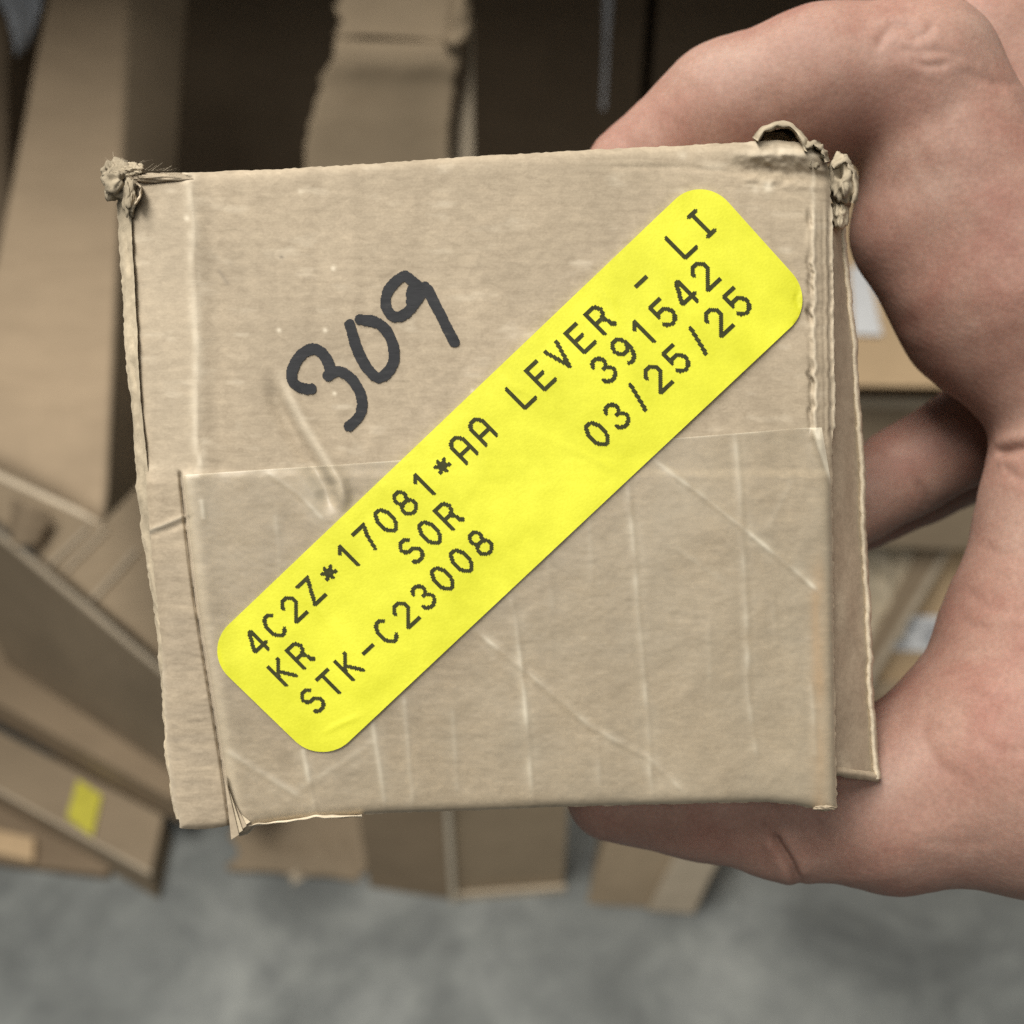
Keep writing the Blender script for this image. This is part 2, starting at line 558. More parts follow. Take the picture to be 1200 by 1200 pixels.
e1, e0 = wz(205, 962, hF + .004), wz(0, 848, hF + .004)
dE = (e0 - e1).normalized()
nE = Vector((dE.y, -dE.x, 0))
if nE.y < 0:
    nE = -nE
e1 = e1 - dE * 0.01
e0 = e1 + dE * 0.95
h2 = 0.055
th = empty("long_carton", Vector((e1.x, e1.y, hF + .004)), "shadowed carton sandwiched between the flat stickered carton and the open carton above", "carton", HEAP)
part("body", sag(*box_mesh([e0, e1, e1 + Vector((0, 0, h2)), e0 + Vector((0, 0, h2))], nE * 0.24), 0.0015, 4, 6), M_card[0], th)

zE = hF + .004 + h2 + .003
g1, g0 = wz(193, 899, zE), wz(46, 803, zE)
dG = (g0 - g1).normalized()
nG = Vector((dG.y, -dG.x, 0))
if nG.y < 0:
    nG = -nG
g1 = g1 - dG * 0.14
g0 = g1 + dG * 0.85
nGv = nG


def on_wall(px, py):
    r = ray(px, py)
    return CAM + r * ((g1 - CAM).dot(nGv) / r.dot(nGv))


t1_, t0_ = on_wall(262, 850), on_wall(-90, 557)
th = empty("open_carton", Vector((g1.x, g1.y, zE)), "open carton at left with a pale cut rim running diagonally down to the held box", "carton", HEAP)
dp = 0.20
zz = Vector((0, 0, (t0_.z + t1_.z) / 2 - zE))
g0 = Vector((t0_.x, t0_.y, zE))
g1 = Vector((t1_.x, t1_.y, zE))
lf = Vector((0, 0, .006))
part("front_wall", sag(*box_mesh([g0, g1, t1_, t0_], nG * .005), 0.0012, 4, 7), M_card[2], th)
part("cut_rim", sag(*box_mesh([t0_ - nG * .001 + Vector((0, 0, .0005)), t1_ - nG * .001 + Vector((0, 0, .0005)), t1_ + lf - nG * .001, t0_ + lf - nG * .001], nG * .007), 0.0009, 6, 8), M_cut, th)
part("rear_wall", box_mesh([g0 + nG * dp, g1 + nG * dp, g1 + nG * dp + zz * 1.3, g0 + nG * dp + zz * 1.3], nG * .005), M_card[1], th)
part("end_wall", box_mesh([g1 + nG * .006, g1 + nG * dp, t1_ + nG * dp, t1_ + nG * .006], -dG * -.005), M_card[2], th)
part("bottom", box_mesh([g0 + nG * .006, g1 + nG * .006, g1 + nG * .006 + Vector((0, 0, .004)), g0 + nG * .006 + Vector((0, 0, .004))], nG * (dp - .01)), M_card[2], th)
# inner flap that fills the mouth
i0, i1 = t0_ + nG * .018 + Vector((0, 0, -.012)), t1_ + nG * .018 + Vector((0, 0, -.012))
i2, i3 = i1 + nG * .20 + Vector((0, 0, .14)), i0 + nG * .20 + Vector((0, 0, .14))
fl_ = part("inner_flap", rag_panel([i0, i1, i2, i3], 30, 0.002, (0, .004, -.004), 1.1, False, False), M_card[1], th, True)
nI = (i1 - i0).cross(i3 - i0).normalized()
if nI.dot(FWD) > 0:
    nI = -nI


def on_plane(px, py, P0, n):
    r = ray(px, py)
    return CAM + r * ((P0 - CAM).dot(n) / r.dot(n))


for (xa, ya), (xb, yb), wpx in (((58, 662), (104, 618), 2.2), ((76, 668), (124, 620), 1.8), ((108, 702), (160, 644), 2.2)):
    d = Vector((yb - ya, -(xb - xa), 0)).normalized()
    pts = [(xa - d.x * wpx, ya - d.y * wpx), (xb - d.x * wpx, yb - d.y * wpx), (xb + d.x * wpx, yb + d.y * wpx), (xa + d.x * wpx, ya + d.y * wpx)]
    part("tape_crease", slab([on_plane(x, y, i0 + nI * .0055, nI) for x, y in pts], -nI * .004), M_cut, th)
# curled scrap in the dark gap under the flattened carton
th = empty("cardboard_scrap", on_plane(38, 625, i0, nI) , "small curled cardboard scrap in the gap under the flattened carton", "scrap")
c0 = on_plane(14, 640, i0 + nI * .012, nI); c1 = on_plane(46, 642, i0 + nI * .012, nI)
c2 = on_plane(60, 604, i0 + nI * .03, nI); c3 = on_plane(14, 585, i0 + nI * .03, nI)
part("scrap", rag_panel([c0, c1, c2, c3], 14, 0.08, nI * -.003, 9.2, True, True, lambda u, v: tuple(nI * (.016 * math.sin(u * 3.1)))), M_card[0], th, True)

th = empty("shadow_slab", wz(20, 1010), "added dark slab filling the shadow gap under the carton with the yellow sticker", "carton", HEAP)
w0, w1 = wz(-80, 1006), wz(128, 1032)
part("body", sag(*box_mesh([w0, w1, w1 + Vector((0, 0, .014)), w0 + Vector((0, 0, .014))], (0.03, .17, 0)), 0.0015, 4, 41), M_card[4], th)  # dark slab added where only a shadow gap lies
# small orange scrap on floor at far left
th = empty("carton", wz(0, 1005, .0155), "small orange-tan carton end at the far left, just above the floor", "carton", HEAP)
o0, o1 = wz(-60, 992, .0155), wz(42, 1014, .0155)
part("body", sag(*box_mesh([o0, o1, o1 + Vector((0, 0, .012)), o0 + Vector((0, 0, .012))], (-.01, .035, 0)), 0.001, 3, 9), M_card[3], th)

# G: crumpled flap on the floor between the left heap and the upright carton
th = empty("crumpled_carton", wz(360, 1030), "crumpled torn carton flap lying on the floor left of the upright carton", "carton", HEAP)
q0, q1 = wz(278, 1024), wz(428, 1034)
q3 = wz(262, 938, 0.0) + Vector((0, .02, .07)); q2 = wz(425, 935, 0.0) + Vector((0, .02, .05))
V, Fc = rag_panel([q0, q1, q2, q3], 34, 0.07, (0, .004, -.004), 7.7, True, True)
V = [np.array(p) + np.array((0.0, 0.0, .5)) * (0.02 * abs(vnoise(np.array(p[0] * 22.0), np.array(p[1] * 22.0))) + .012 * abs(vnoise(np.array(p[0] * 60.0), np.array(p[1] * 60.0)))) for p in V]
part("flap", (V, Fc), M_card[2], th, True)
V, Fc = rag_panel([wz(345, 1034), wz(418, 1006) , wz(425, 985) + Vector((0, 0, .02)), wz(350, 1012) + Vector((0, 0, .02))], 20, 0.12, (0, .004, -.003), 4.9, True, True)
part("torn_edge", (V, Fc), M_cut, th, True)

# H: small tilted carton right of the upright carton
h0, h1 = wz(688, 1059), wz(806, 1069)
up = Vector((0.028, 0.03, 0.17))
th = empty("small_carton", base_of([h0, h1]), "small tilted carton on the floor below the thumb", "carton", HEAP)
part("body", sag(*box_mesh([h0, h1, h1 + up, h0 + up], (0.02, .10, 0)), 0.002, 5, 11), M_card[1], th)
md = h0.lerp(h1, .60)
part("flap", sag(*box_mesh([md + Vector((0, -.006, .004)), h1 + Vector((.008, -.004, .004)), h1 + up * .8 + Vector((.016, -.004, 0)), md + up * .8 + Vector((.012, -.007, 0))], (0, .003, 0)), 0.002, 4, 12), M_cut, th)

# right-hand stack seen through the grip
yR = 0.98
J = [wy(940, 452, yR), wy(1330, 458, yR), wy(1330, 210, yR + .20), wy(940, 200, yR + .20)]
nJ = (J[1] - J[0]).cross(J[3] - J[0]).normalized()
nJ = -nJ if nJ.y > 0 else nJ
K = [wy(940, 640, yR + .02), wy(1330, 650, yR + .02), wy(1330, 470, yR + .06), wy(940, 463, yR + .06)]
zb = K[0].z
th = empty("carton", Vector((J[0].x, yR, J[0].z)), "orange-tan carton with a white label, seen through the gap above the middle finger", "carton", HEAP)
part("body", sag(*box_mesh(J, (0, .3, 0)), 0.001, 4, 13), M_card[3], th)
part("shipping_label", slab([on_plane(x, y, J[0] + nJ * .005, nJ) for x, y in ((1001, 392), (1034, 393), (1017, 316), (996, 312))], (0, .002, 0)), M_white, th)
th = empty("carton", Vector((K[0].x, yR, K[0].z)), "grey-brown carton right under the orange-tan carton, behind the fingers", "carton", HEAP)
part("body", sag(*box_mesh(K, (0, .3, 0)), 0.002, 4, 14), M_card[2], th)
part("pale_edge", sag(*box_mesh([K[3] + Vector((0, -.003, -.014)), K[2] + Vector((0, -.003, -.014)), K[2] + Vector((0, -.003, .001)), K[3] + Vector((0, -.003, .001))], (0, .004, 0)), 0.001, 4, 15), M_cut, th)
Mq = [wy(900, 905, .90), wy(1330, 905, .90), wy(1330, 640, 1.05), wy(900, 640, 1.05)]
m0, m1 = Vector((Mq[0].x, .90, 0)), Vector((Mq[1].x, .90, 0))
th = empty("carton", Vector((m0.x, .9, 0)), "tan carton with a smudged white label, seen between the palm and the box", "carton", HEAP)
part("body", sag(*box_mesh([m0, m1, Mq[2], Mq[3]], (0, .3, 0)), 0.001, 4, 16), M_card[3], th)


def onM(x, y, lift):
    n = (m1 - m0).cross(Mq[3] - m0).normalized()
    if n.y > 0: n = -n
    return on_plane(x, y, m0 + n * lift, n)


lab = part("shipping_label", slab([onM(x, y, .004) for x, y in ((1030, 762), (1135, 764), (1135, 724), (1030, 722))], (0, .002, 0)), M_white, th)
for (x, y, w, h) in ((1068, 734, 7, 3), (1090, 736, 9, 4), (1087, 748, 8, 5), (1101, 733, 5, 3)):
    mesh_obj("smudged_print", [tuple(onM(x + a * w, y + b * h, .0055)) for a, b in ((-1, 1), (.7, 1.2), (1, -1), (-.8, -.7))], [(0, 1, 2, 3)], M_steel, lab, base=th.location)
part("ledge", sag(*box_mesh([onM(940, 812, .001), onM(1200, 812, .001), onM(1200, 796, .001), onM(940, 796, .001)], (0, -.012, 0)), 0.001, 4, 21), M_card[1], th)
th = empty("folded_flap", onM(1000, 812, .03), "brown diagonal carton flap with pale edge crossing in front of the labelled tan carton", "flap")
part("flap", slab([onM(x, y, .03) for x, y in ((986, 826), (1004, 820), (1166, 552), (1138, 548), (1080, 640))], (0, .005, 0)), M_card[0], th)
part("pale_edge", slab([onM(x, y, .032) for x, y in ((1000, 822), (1008, 822), (1170, 554), (1162, 552))], (0, .005, 0)), M_cut, th)
th = empty("film_wrapped_carton", onM(990, 830, .02), "crinkled film-wrapped carton beside the diagonal flap, below the middle finger", "carton", HEAP)
V, Fc = rag_panel([onM(940, 850, .018), onM(1000, 850, .018), onM(1160, 520, .018), onM(940, 520, .018)], 40, 0.0, (0, .012, 0), 5.0, False, False)
V = [np.array(p) + np.array((0, -1, .2)) * (0.010 * fbm(np.array(p[0] * 60 + 30 * p[2]), np.array(p[2] * 40.0 - 20 * p[0]), 3)) for p in V]
M_wrap = cardboard("film_wrapped_cardboard", (0.60, 0.51, 0.37), False, 0.22, 0.3, False, (1, 1, 1), 0.6)
part("wrapped_panel", (V, Fc), M_wrap, th, True)

# fillers hidden or half hidden behind: dark cartons deep in the rack
for (x0, x1, yy, z1, lab_) in ((-0.66, -0.12, 1.58, 0.95, "dim brown carton deep in the rack between the leaning and the tall carton"),
                               (0.20, 0.42, 1.60, 1.05, "dim brown carton deep in the rack above the index finger"),
                               (-0.09, 0.185, 1.60, 1.12, "dim brown carton deep in the rack right of the tall open carton"),
                               ):
    th = empty("rear_carton", Vector(((x0 + x1) / 2, yy, 0)), lab_, "carton", "dim cartons deep in the rack")
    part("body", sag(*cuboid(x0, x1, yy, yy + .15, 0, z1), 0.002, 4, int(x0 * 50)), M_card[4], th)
for (x0, x1, yy, z1, lab_) in ((0.12, 0.30, 0.98, 0.30, "low carton on the floor behind the held box and the thumb"),):
    th = empty("carton", Vector(((x0 + x1) / 2, yy, 0)), lab_, "carton", HEAP)
    part("body", sag(*cuboid(x0, x1, yy, yy + .25, 0, z1), 0.002, 4, 3), M_card[0], th)

# strap / film strip hanging in the dark, and milky film at top left
th = empty("plastic_strap", wd(708, 118, 1.25), "thin grey plastic strap hanging in the dark above the index finger", "strap")
pts = [wd(705, 128, 1.25), wd(709, 128, 1.25), wd(714, 40, 1.25), wd(721, -40, 1.25), wd(707, -40, 1.25), wd(708, 40, 1.25)]
part("strap", slab(pts, (0, .002, 0)), M_steel, th)
th = empty("stretch_film", wd(20, 55, 1.3), "milky white stretch film scrap at the top left corner", "film")
V, Fc = rag_panel([wd(20, 64, 1.25), wd(27, 60, 1.25), wd(58, -40, 1.25), wd(-30, -40, 1.28)], 24, 0.03, (0, .003, 0), 2.9, True, True,
                  lambda u, v: (0, .02 * math.sin(u * 7 + v * 3), 0))
part("film", (V, Fc), M_film, th, True)
th = empty("rear_carton", wd(0, 60, 1.32), "narrow shaded carton edge at the far left under the milky film", "carton", "dim cartons deep in the rack")
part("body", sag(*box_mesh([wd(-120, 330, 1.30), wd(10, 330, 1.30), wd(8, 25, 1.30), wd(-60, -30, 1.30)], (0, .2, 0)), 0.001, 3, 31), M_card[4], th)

# ================================================================== the held box
D0 = 0.160
fc = wd(575, 565, D0)                       # face centre
n_cam = np.array((0.035, 0.055, 1.0))       # face normal (right, up, towards camera): top edge nearer
n_cam /= np.linalg.norm(n_cam)
zL = (RGT * n_cam[0] + UPV * n_cam[1] - FWD * n_cam[2]).normalized()
xL = (RGT - zL * RGT.dot(zL)).normalized()
yL = zL.cross(xL)
BOXM = Matrix(((xL.x, yL.x, zL.x, fc.x), (xL.y, yL.y, zL.y, fc.y), (xL.z, yL.z, zL.z, fc.z), (0, 0, 0, 1)))
BI = np.array(BOXM.inverted())


def face_xy(px, py):
    """photo pixel -> local x, y on the face plane (arrays)"""
    px, py = np.asarray(px, float), np.asarray(py, float)
    r = np.stack([np.array(FWD)[k] + np.array(RGT)[k] * (px - 600) / F + np.array(UPV)[k] * (600 - py) / F for k in range(3)], -1)
    o = BI[:3, :3] @ np.array(CAM) + BI[:3, 3]
    rl = r @ BI[:3, :3].T
    tt = -o[2] / rl[..., 2]
    P = o + rl * tt[..., None]
    return P[..., 0], P[..., 1]


def wl(px, py, z):
    """photo pixel at local height z (m) above the face plane"""
    px, py, z = np.broadcast_arrays(np.asarray(px, float), np.asarray(py, float), np.asarray(z, float))
    r = np.stack([np.array(FWD)[k] + np.array(RGT)[k] * (px - 600) / F + np.array(UPV)[k] * (600 - py) / F for k in range(3)], -1)
    o = BI[:3, :3] @ np.array(CAM) + BI[:3, 3]
    rl = r @ BI[:3, :3].T
    tt = (z - o[2]) / rl[..., 2]
    return o + rl * tt[..., None]


hb = bpy.data.objects.new("cardboard_box", None)
hb.empty_display_size = 0.02
link(hb)
hb.matrix_world = BOXM
tag(hb, "battered cardboard box held to the camera, end marked 309 with a yellow part label", "box")

SLIT = [(211, 553), (217, 610), (228, 700), (246, 810), (259, 890), (270, 968)]
DENT = [(316, 428), (333, 468), (352, 505), (374, 540), (390, 568), (398, 605)]
RIDGES = [
    ([(435, 838), (443, 890), (451, 944)], 1.0), ([(473, 815), (484, 949)], .8),
    ([(598, 700), (603, 722), (611, 781), (617, 850), (624, 940)], 1.3),
    ([(735, 560), (744, 661), (747, 713), (755, 797), (760, 870), (764, 940)], 1.0),
    ([(861, 505), (867, 570), (869, 614), (875, 728), (877, 819), (887, 890)], .9),
    ([(950, 800), (953, 835), (955, 890)], .8), ([(700, 860), (702, 930)], .5), ([(530, 830), (536, 930)], .5),
    ([(552, 735), (617, 787), (692, 852), (763, 890), (803, 930)], 1.1),
    ([(765, 538), (817, 576), (869, 617), (930, 667), (960, 694)], 1.5),
    ([(312, 552), (352, 580), (380, 610)], .8), ([(322, 600), (330, 690)], .5), ([(333, 660), (338, 690)], .5),
    ([(355, 876), (362, 920), (370, 952)], 1.6), ([(264, 880), (300, 902), (352, 934)], .9),
    ([(440, 868), (400, 895), (350, 925)], .6), ([(236, 585), (239, 610)], 1.2),
    ([(790, 640), (860, 690)], .3), ([(640, 640), (648, 720)], .4), ([(690, 600), (694, 690)], .4),
    ([(930, 560), (900, 620)], .3), ([(905, 700), (910, 760)], .4), ([(830, 730), (832, 800)], .4),
]


def height(px, py):
    """relief of the end panel in metres, and the wear masks, with some light and shade painted in"""
    cm = np.zeros(px.shape)
    light = np.zeros(px.shape)
    dark = np.zeros(px.shape)
    stain = np.zeros(px.shape)
    up = 1 - sstep(540, 570, py)
    # broad waviness
    cm += 0.018 * fbm(px / 150 + 3, py / 150) + 0.003 * fbm(px / 26, py / 20) + 0.0011 * fbm(px / 9, py / 5)
    # left score line and the strip that folds away
    xc = 226 + 0.024 * (py - 200) + 2.5 * vnoise(py / 30, py * 0)
    cm -= 0.0019 * np.clip(xc - px, 0, None) * up
    cm += 0.020 * np.exp(-((px - xc + 4) / 6) ** 2) * up - 0.040 * np.exp(-((px - xc - 22) / 15) ** 2) * up
    light += 0.55 * np.exp(-((px - xc + 2) / 7) ** 2) * (0.6 + .5 * vnoise(px / 6, py / 12)) * up  # highlight along the score ridge painted in
    # second very soft fold
    cm += 0.015 * np.exp(-((px - 408 - .02 * py) / 10) ** 2) * (1 - sstep(300, 430, py))
    # the dent
    d, sd, tt = poly_dist(px, py, DENT)
    en = sstep(0, .25, tt) * (1 - sstep(.85, 1, tt))
    cm += en * (-0.085 * np.exp(-((sd - 9) / 11) ** 2) + 0.06 * np.exp(-((sd + 8) / 9) ** 2))
    light += .45 * en * np.exp(-((sd + 6) / 6) ** 2)
    # slit / step at the left end of the taped flap
    d, sd, tt = poly_dist(px, py, SLIT)
    on = sstep(548, 560, py)
    right = (sd < 0)
    cm += on * np.where(right, 0.035 * np.exp(-((d - 12) / 18) ** 2) + .02 - .05 * np.exp(-(d / 2.5) ** 2), -0.03)
    cm -= on * 0.10 * np.exp(-(d / 1.8) ** 2)
    cm += on * np.where(~right, 0.02 * np.exp(-((px - 205 - .12 * (py - 560) + 30) / 18) ** 2), 0)
    dark += on * .55 * np.exp(-(d / 1.5) ** 2) * (0.6 + .5 * vnoise(py / 17, px * 0))  # shadow line of the slit painted into the colour
    light += on * np.where(right, .4 * np.exp(-((d - 9) / 7) ** 2), 0)  # flap roll catching the light, painted lighter
    lowstrip = on * (~right)
    cm += lowstrip * (0.003 * fbm(px / 26, py / 7 + 3) + .002 * vnoise(px / 9, py / 3))
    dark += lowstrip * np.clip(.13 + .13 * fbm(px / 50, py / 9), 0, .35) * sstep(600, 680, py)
    # little cross crease on the lower left strip
    d, sd, tt = poly_dist(px, py, [(172, 624), (190, 618), (214, 608)])
    cm += 0.03 * np.exp(-((sd + 2) / 3) ** 2) * (d < 12) - .03 * np.exp(-((sd - 4) / 4) ** 2) * (d < 14)
    light += .6 * np.exp(-(d / 2.6) ** 2)
    # ribs of the layered board along the right edge, upper half
    ur = 1 - sstep(500, 525, py)
    wob = 1.6 * vnoise(py / 11, py * 0 + 4) + 1.0 * vnoise(py / 4, py * 0 + 8)
    for x0, w, a in ((948, 2.2, -.09), (954, 2.5, .035), (965, 2.0, -.02), (971.5, 1.8, -.06), (976, 1.6, .03)):
        dash = 0.55 + .75 * vnoise(py / 16 + x0, py * 0 + x0) if a == -.09 else 1.0
        xx = x0 + .012 * (py - 300) + wob * (1.0 if x0 < 960 else .5)
        cm += ur * a * dash * np.exp(-((px - xx) / w) ** 2) * sstep(225, 262, py)
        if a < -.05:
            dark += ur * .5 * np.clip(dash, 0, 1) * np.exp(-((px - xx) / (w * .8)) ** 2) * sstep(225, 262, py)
        if a > 0:
            light += ur * .35 * np.exp(-((px - xx) / w) ** 2)
    cm -= ur * 0.0022 * np.clip(px - 948, 0, None)
    # crushed upper right edge
    cr = sstep(840, 900, px) * (1 - sstep(205, 232, py))
    cm += cr * (0.07 * np.exp(-((py - 181 - .02 * (px - 900)) / 8) ** 2) - 0.08 * np.exp(-((py - 201 - .12 * (px - 910)) / 7) ** 2) + .03 * fbm(px / 12, py / 10))
    light += cr * .3 * np.exp(-((py - 180) / 7) ** 2)
    d, sd, tt = poly_dist(px, py, [(720, 196), (800, 196), (880, 204), (928, 208)])
    cm -= .012 * np.exp(-(sd / 3) ** 2) * (d < 10)
    # crushed upper left
    d, sd, tt = poly_dist(px, py, [(168, 216), (195, 212), (224, 208)])
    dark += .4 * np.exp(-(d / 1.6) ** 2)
    cm -= .05 * np.exp(-(d / 2.4) ** 2)
    # rounded rims
    rim = np.minimum(np.minimum(py - top_y(px), bot_y(px) - py), np.minimum((px - left_x(py)) * .7, right_x(py) - px))
    cm -= 0.09 * np.exp(-np.clip(rim, 0, None) / 4.0)
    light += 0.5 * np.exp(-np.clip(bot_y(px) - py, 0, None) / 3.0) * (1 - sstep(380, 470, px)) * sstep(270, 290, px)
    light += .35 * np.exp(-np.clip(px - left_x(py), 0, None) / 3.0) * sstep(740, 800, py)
    # small white nicks and dark flecks
    for x, y, r, k in ((327, 387, 2.5, 1), (381, 387, 2.5, 1), (355, 460, 2.5, .8), (392, 461, 2.2, 1), (391, 314, 3, .6), (219, 256, 3, .7),
                       (900, 219, 6, .9), (886, 222, 5, .35), (554, 458, 2.5, .6), (390, 315, 2, .5), (352, 225, 3, .4), (800, 182, 5, .4)):
        light += k * np.exp(-((px - x) ** 2 + (py - y) ** 2) / r ** 2)
    for x, y, r, k in ((330, 301, 2.6, .8), (270, 310, 3, .15), (208, 890, 3, .5), (204, 850, 3, .4), (206, 868, 4, .35), (262, 280, 4, .12), (316, 366, 4, .12), (168, 335, 5, .15)):
        dark += k * np.exp(-((px - x) ** 2 + ((py - y) * 1.6) ** 2) / r ** 2)
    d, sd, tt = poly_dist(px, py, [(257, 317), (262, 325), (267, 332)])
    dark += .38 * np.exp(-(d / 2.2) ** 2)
    # glue-browned strip along the lower right
    stain += np.exp(-((px - 958 - .012 * (py - 700)) / 9) ** 2) * sstep(610, 700, py) * (.65 + .35 * vnoise(px / 9, py / 40))
    # scuffs
    sc = np.clip(fbm(px / 40 + 9, py / 14 + 2, 4) - .55, 0, 1)
    light += .35 * sc * up
    light += .10 * (px < xc) * up  # strip left of the fold painted lighter, as turned to the light
    return cm * 0.01, np.clip(light, 0, 1), np.clip(dark, 0, 1), np.clip(stain, 0, 1)


def curve(xs, ys):
    xs, ys = np.array(xs, float), np.array(ys, float)
    return lambda v: np.interp(v, xs, ys)


_tl = curve([140, 160, 230, 330, 430, 560, 700, 800, 880, 915, 940, 960, 985], [208, 203, 202, 198, 192, 183, 175, 170.5, 166, 164, 168, 178, 186])
_bl = curve([190, 214, 232, 262, 272, 280, 290, 300, 340, 375, 400, 450, 560, 640, 760, 860, 900, 930, 950, 964, 980],
            [960, 971, 972, 969, 967, 981, 978, 968, 961, 958, 956, 953, 950, 946, 943, 940.5, 940, 943, 947, 951, 948])
_ll = curve([195, 240, 300, 400, 470, 520, 560, 640, 760, 820, 900, 940, 960, 985], [146, 149, 152, 157, 161, 166, 171, 177, 190, 192, 198, 203, 209, 214])
_rl = curve([165, 200, 260, 330, 430, 500, 505, 560, 640, 760, 880, 940, 952], [962, 971, 976, 977, 978, 979, 976, 975, 976, 977.5, 979.5, 981, 980])
top_y = lambda x: _tl(x)
bot_y = lambda x: _bl(x)
left_x = lambda y: _ll(y)
right_x = lambda y: _rl(y)

NU, NV = 430, 400
u = np.linspace(0, 1, NU + 1)[None, :]
v = np.linspace(0, 1, NV + 1)[:, None]
GX = np.broadcast_to(u * 1.0, (NV + 1, NU + 1)).copy()
GY = np.broadcast_to(v * 1.0, (NV + 1, NU + 1)).copy()
px, py = 145 + 835 * GX, 200 + 750 * GY
for _ in range(6):
    L, Rr = left_x(py), right_x(py)
    px = L + (Rr - L) * GX
    T, Bt = top_y(px), bot_y(px)
    py = T + (Bt - T) * GY
# fibre fuzz on the outline
fz = np.zeros_like(px)
ez = np.exp(-np.minimum(GX, 1 - GX) * 90)
px = px + ez * 1.1 * vnoise(py / 5, px * 0 + 3)
py = py + np.exp(-np.minimum(GY, 1 - GY) * 90) * 0.7 * vnoise(px / 5, py * 0 + 6)
hz, li, da, stn = height(px, py)


def grid_faces(nu, nv):
    a = (np.arange(nv)[:, None] * (nu + 1) + np.arange(nu)[None, :]).ravel()
    return np.stack([a, a + nu + 1, a + nu + 2, a + 1], 1)


front = wl(px.ravel(), py.ravel(), hz.ravel())
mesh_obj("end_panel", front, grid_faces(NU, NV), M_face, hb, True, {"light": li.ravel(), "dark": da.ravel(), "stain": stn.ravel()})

# the box behind its end panel: four walls and the far end
x, y = face_xy(*np.array([(150, 204), (976, 176), (980, 948), (212, 969)]).T)
q = np.stack([x, y], 1)
c = q.mean(0)
inn = c + (q - c) * 0.985
depth = 0.17
names = ["top_wall", "right_wall", "bottom_wall", "left_wall"]
for i in range(4):
    a, b = inn[i], inn[(i + 1) % 4]
    nrm = np.array((b - a)[::-1] * (1, -1))
    nrm = nrm / np.linalg.norm(nrm) * -0.003
    V, Fc = [], []
    for j in range(13):
        for k_ in range(9):
            p = a + (b - a) * k_ / 8
            bul = 0.0012 * math.sin(math.pi * k_ / 8) * (0.4 + vnoise(np.array(j * .7 + i * 5), np.array(k_ * .5)))
            for w in (0, 1):
                pp = p - nrm * w / 1.0 * 1 + nrm / .003 * -bul * 0
                V.append((pp[0], pp[1], -0.0042 - depth * j / 12))
    idx = lambda j, k_, w: (j * 9 + k_) * 2 + w
    for j in range(12):
        for k_ in range(8):
            Fc.append((idx(j, k_, 0), idx(j, k_ + 1, 0), idx(j + 1, k_ + 1, 0), idx(j + 1, k_, 0)))
            Fc.append((idx(j, k_, 1), idx(j + 1, k_, 1), idx(j + 1, k_ + 1, 1), idx(j, k_ + 1, 1)))
    for j in range(12):
        for k_ in (0, 8):
            Fc.append((idx(j, k_, 0), idx(j + 1, k_, 0), idx(j + 1, k_, 1), idx(j, k_, 1)))
    for k_ in range(8):
        for j in (0, 12):
            Fc.append((idx(j, k_, 0), idx(j, k_ + 1, 0), idx(j, k_ + 1, 1), idx(j, k_, 1)))
    mesh_obj(names[i], V, Fc, M_box, hb)
ins = c + (q - c) * 0.94
mesh_obj("far_end_panel", [(*p, -depth) for p in ins] + [(*p, -depth - .003) for p in ins],
         [(0, 1, 2, 3), (7, 6, 5, 4), (0, 4, 5, 1), (1, 5, 6, 2), (2, 6, 7, 3), (3, 7, 4, 0)], M_box, hb)

# right side flap: panel that leaves the front edge, runs back and bows outwards; pale cut edge
NS, NR = 14, 90
ys = np.linspace(0, 1, NR + 1)
inner_y = 236 + (906 - 236) * ys
outer_y = 246 + (912 - 246) * ys
inner_x = np.interp(inner_y, [236, 330, 520, 910], [970, 973, 974, 978])
outer_x = np.interp(outer_y, [246, 330, 400, 520, 680, 800, 860, 912], [988, 996, 1002, 1010, 1017.5, 1022, 1025, 1029]) + 0.9 * vnoise(outer_y / 9, outer_y * 0 + 2) + 1.2 * vnoise(outer_y / 40, outer_y * 0 + 5)
z_in, z_out = -0.0035, -0.0125
V, Fc = [], []
for th_ in (0, 1):
    for j in range(NR + 1):
        for i in range(NS + 1):
            s_ = i / NS
            zz_ = z_in + (z_out - z_in) * s_
            pxx = inner_x[j] + (outer_x[j] - inner_x[j]) * (s_ ** 0.9) - th_ * 4
            pyy = inner_y[j] + (outer_y[j] - inner_y[j]) * s_
            zz_ += 0.0006 * float(vnoise(np.array(s_ * 3 + 2), np.array(ys[j] * 14)))
            p = wl(pxx, pyy, zz_ - th_ * 0.0028)
            V.append(p)
N1 = (NR + 1) * (NS + 1)
for j in range(NR):
    for i in range(NS):
        a = j * (NS + 1) + i
        Fc.append((a, a + NS + 1, a + NS + 2, a + 1))
        Fc.append((N1 + a, N1 + a + 1, N1 + a + NS + 2, N1 + a + NS + 1))
for j in (0, NR):
    for i in range(NS):
        a = j * (NS + 1) + i
        Fc.append((a, a + 1, N1 + a + 1, N1 + a))
mesh_obj("side_flap", V, Fc, M_box, hb, True)
V, Fc = [], []
NE = 160
ye = np.linspace(240, 913, NE + 1)
xo = np.interp(ye, [246, 330, 400, 520, 680, 800, 860, 912], [988, 996, 1002, 1010, 1017.5, 1022, 1025, 1029])
rough_ = 0.9 * vnoise(ye / 9, ye * 0 + 2) + 1.2 * vnoise(ye / 40, ye * 0 + 5)
prof = [(-6.5, -.0122), (-5, -.0113), (-2.5, -.0108), (0, -.0111), (1.8, -.0120), (2.2, -.0135), (1.0, -.0150)]
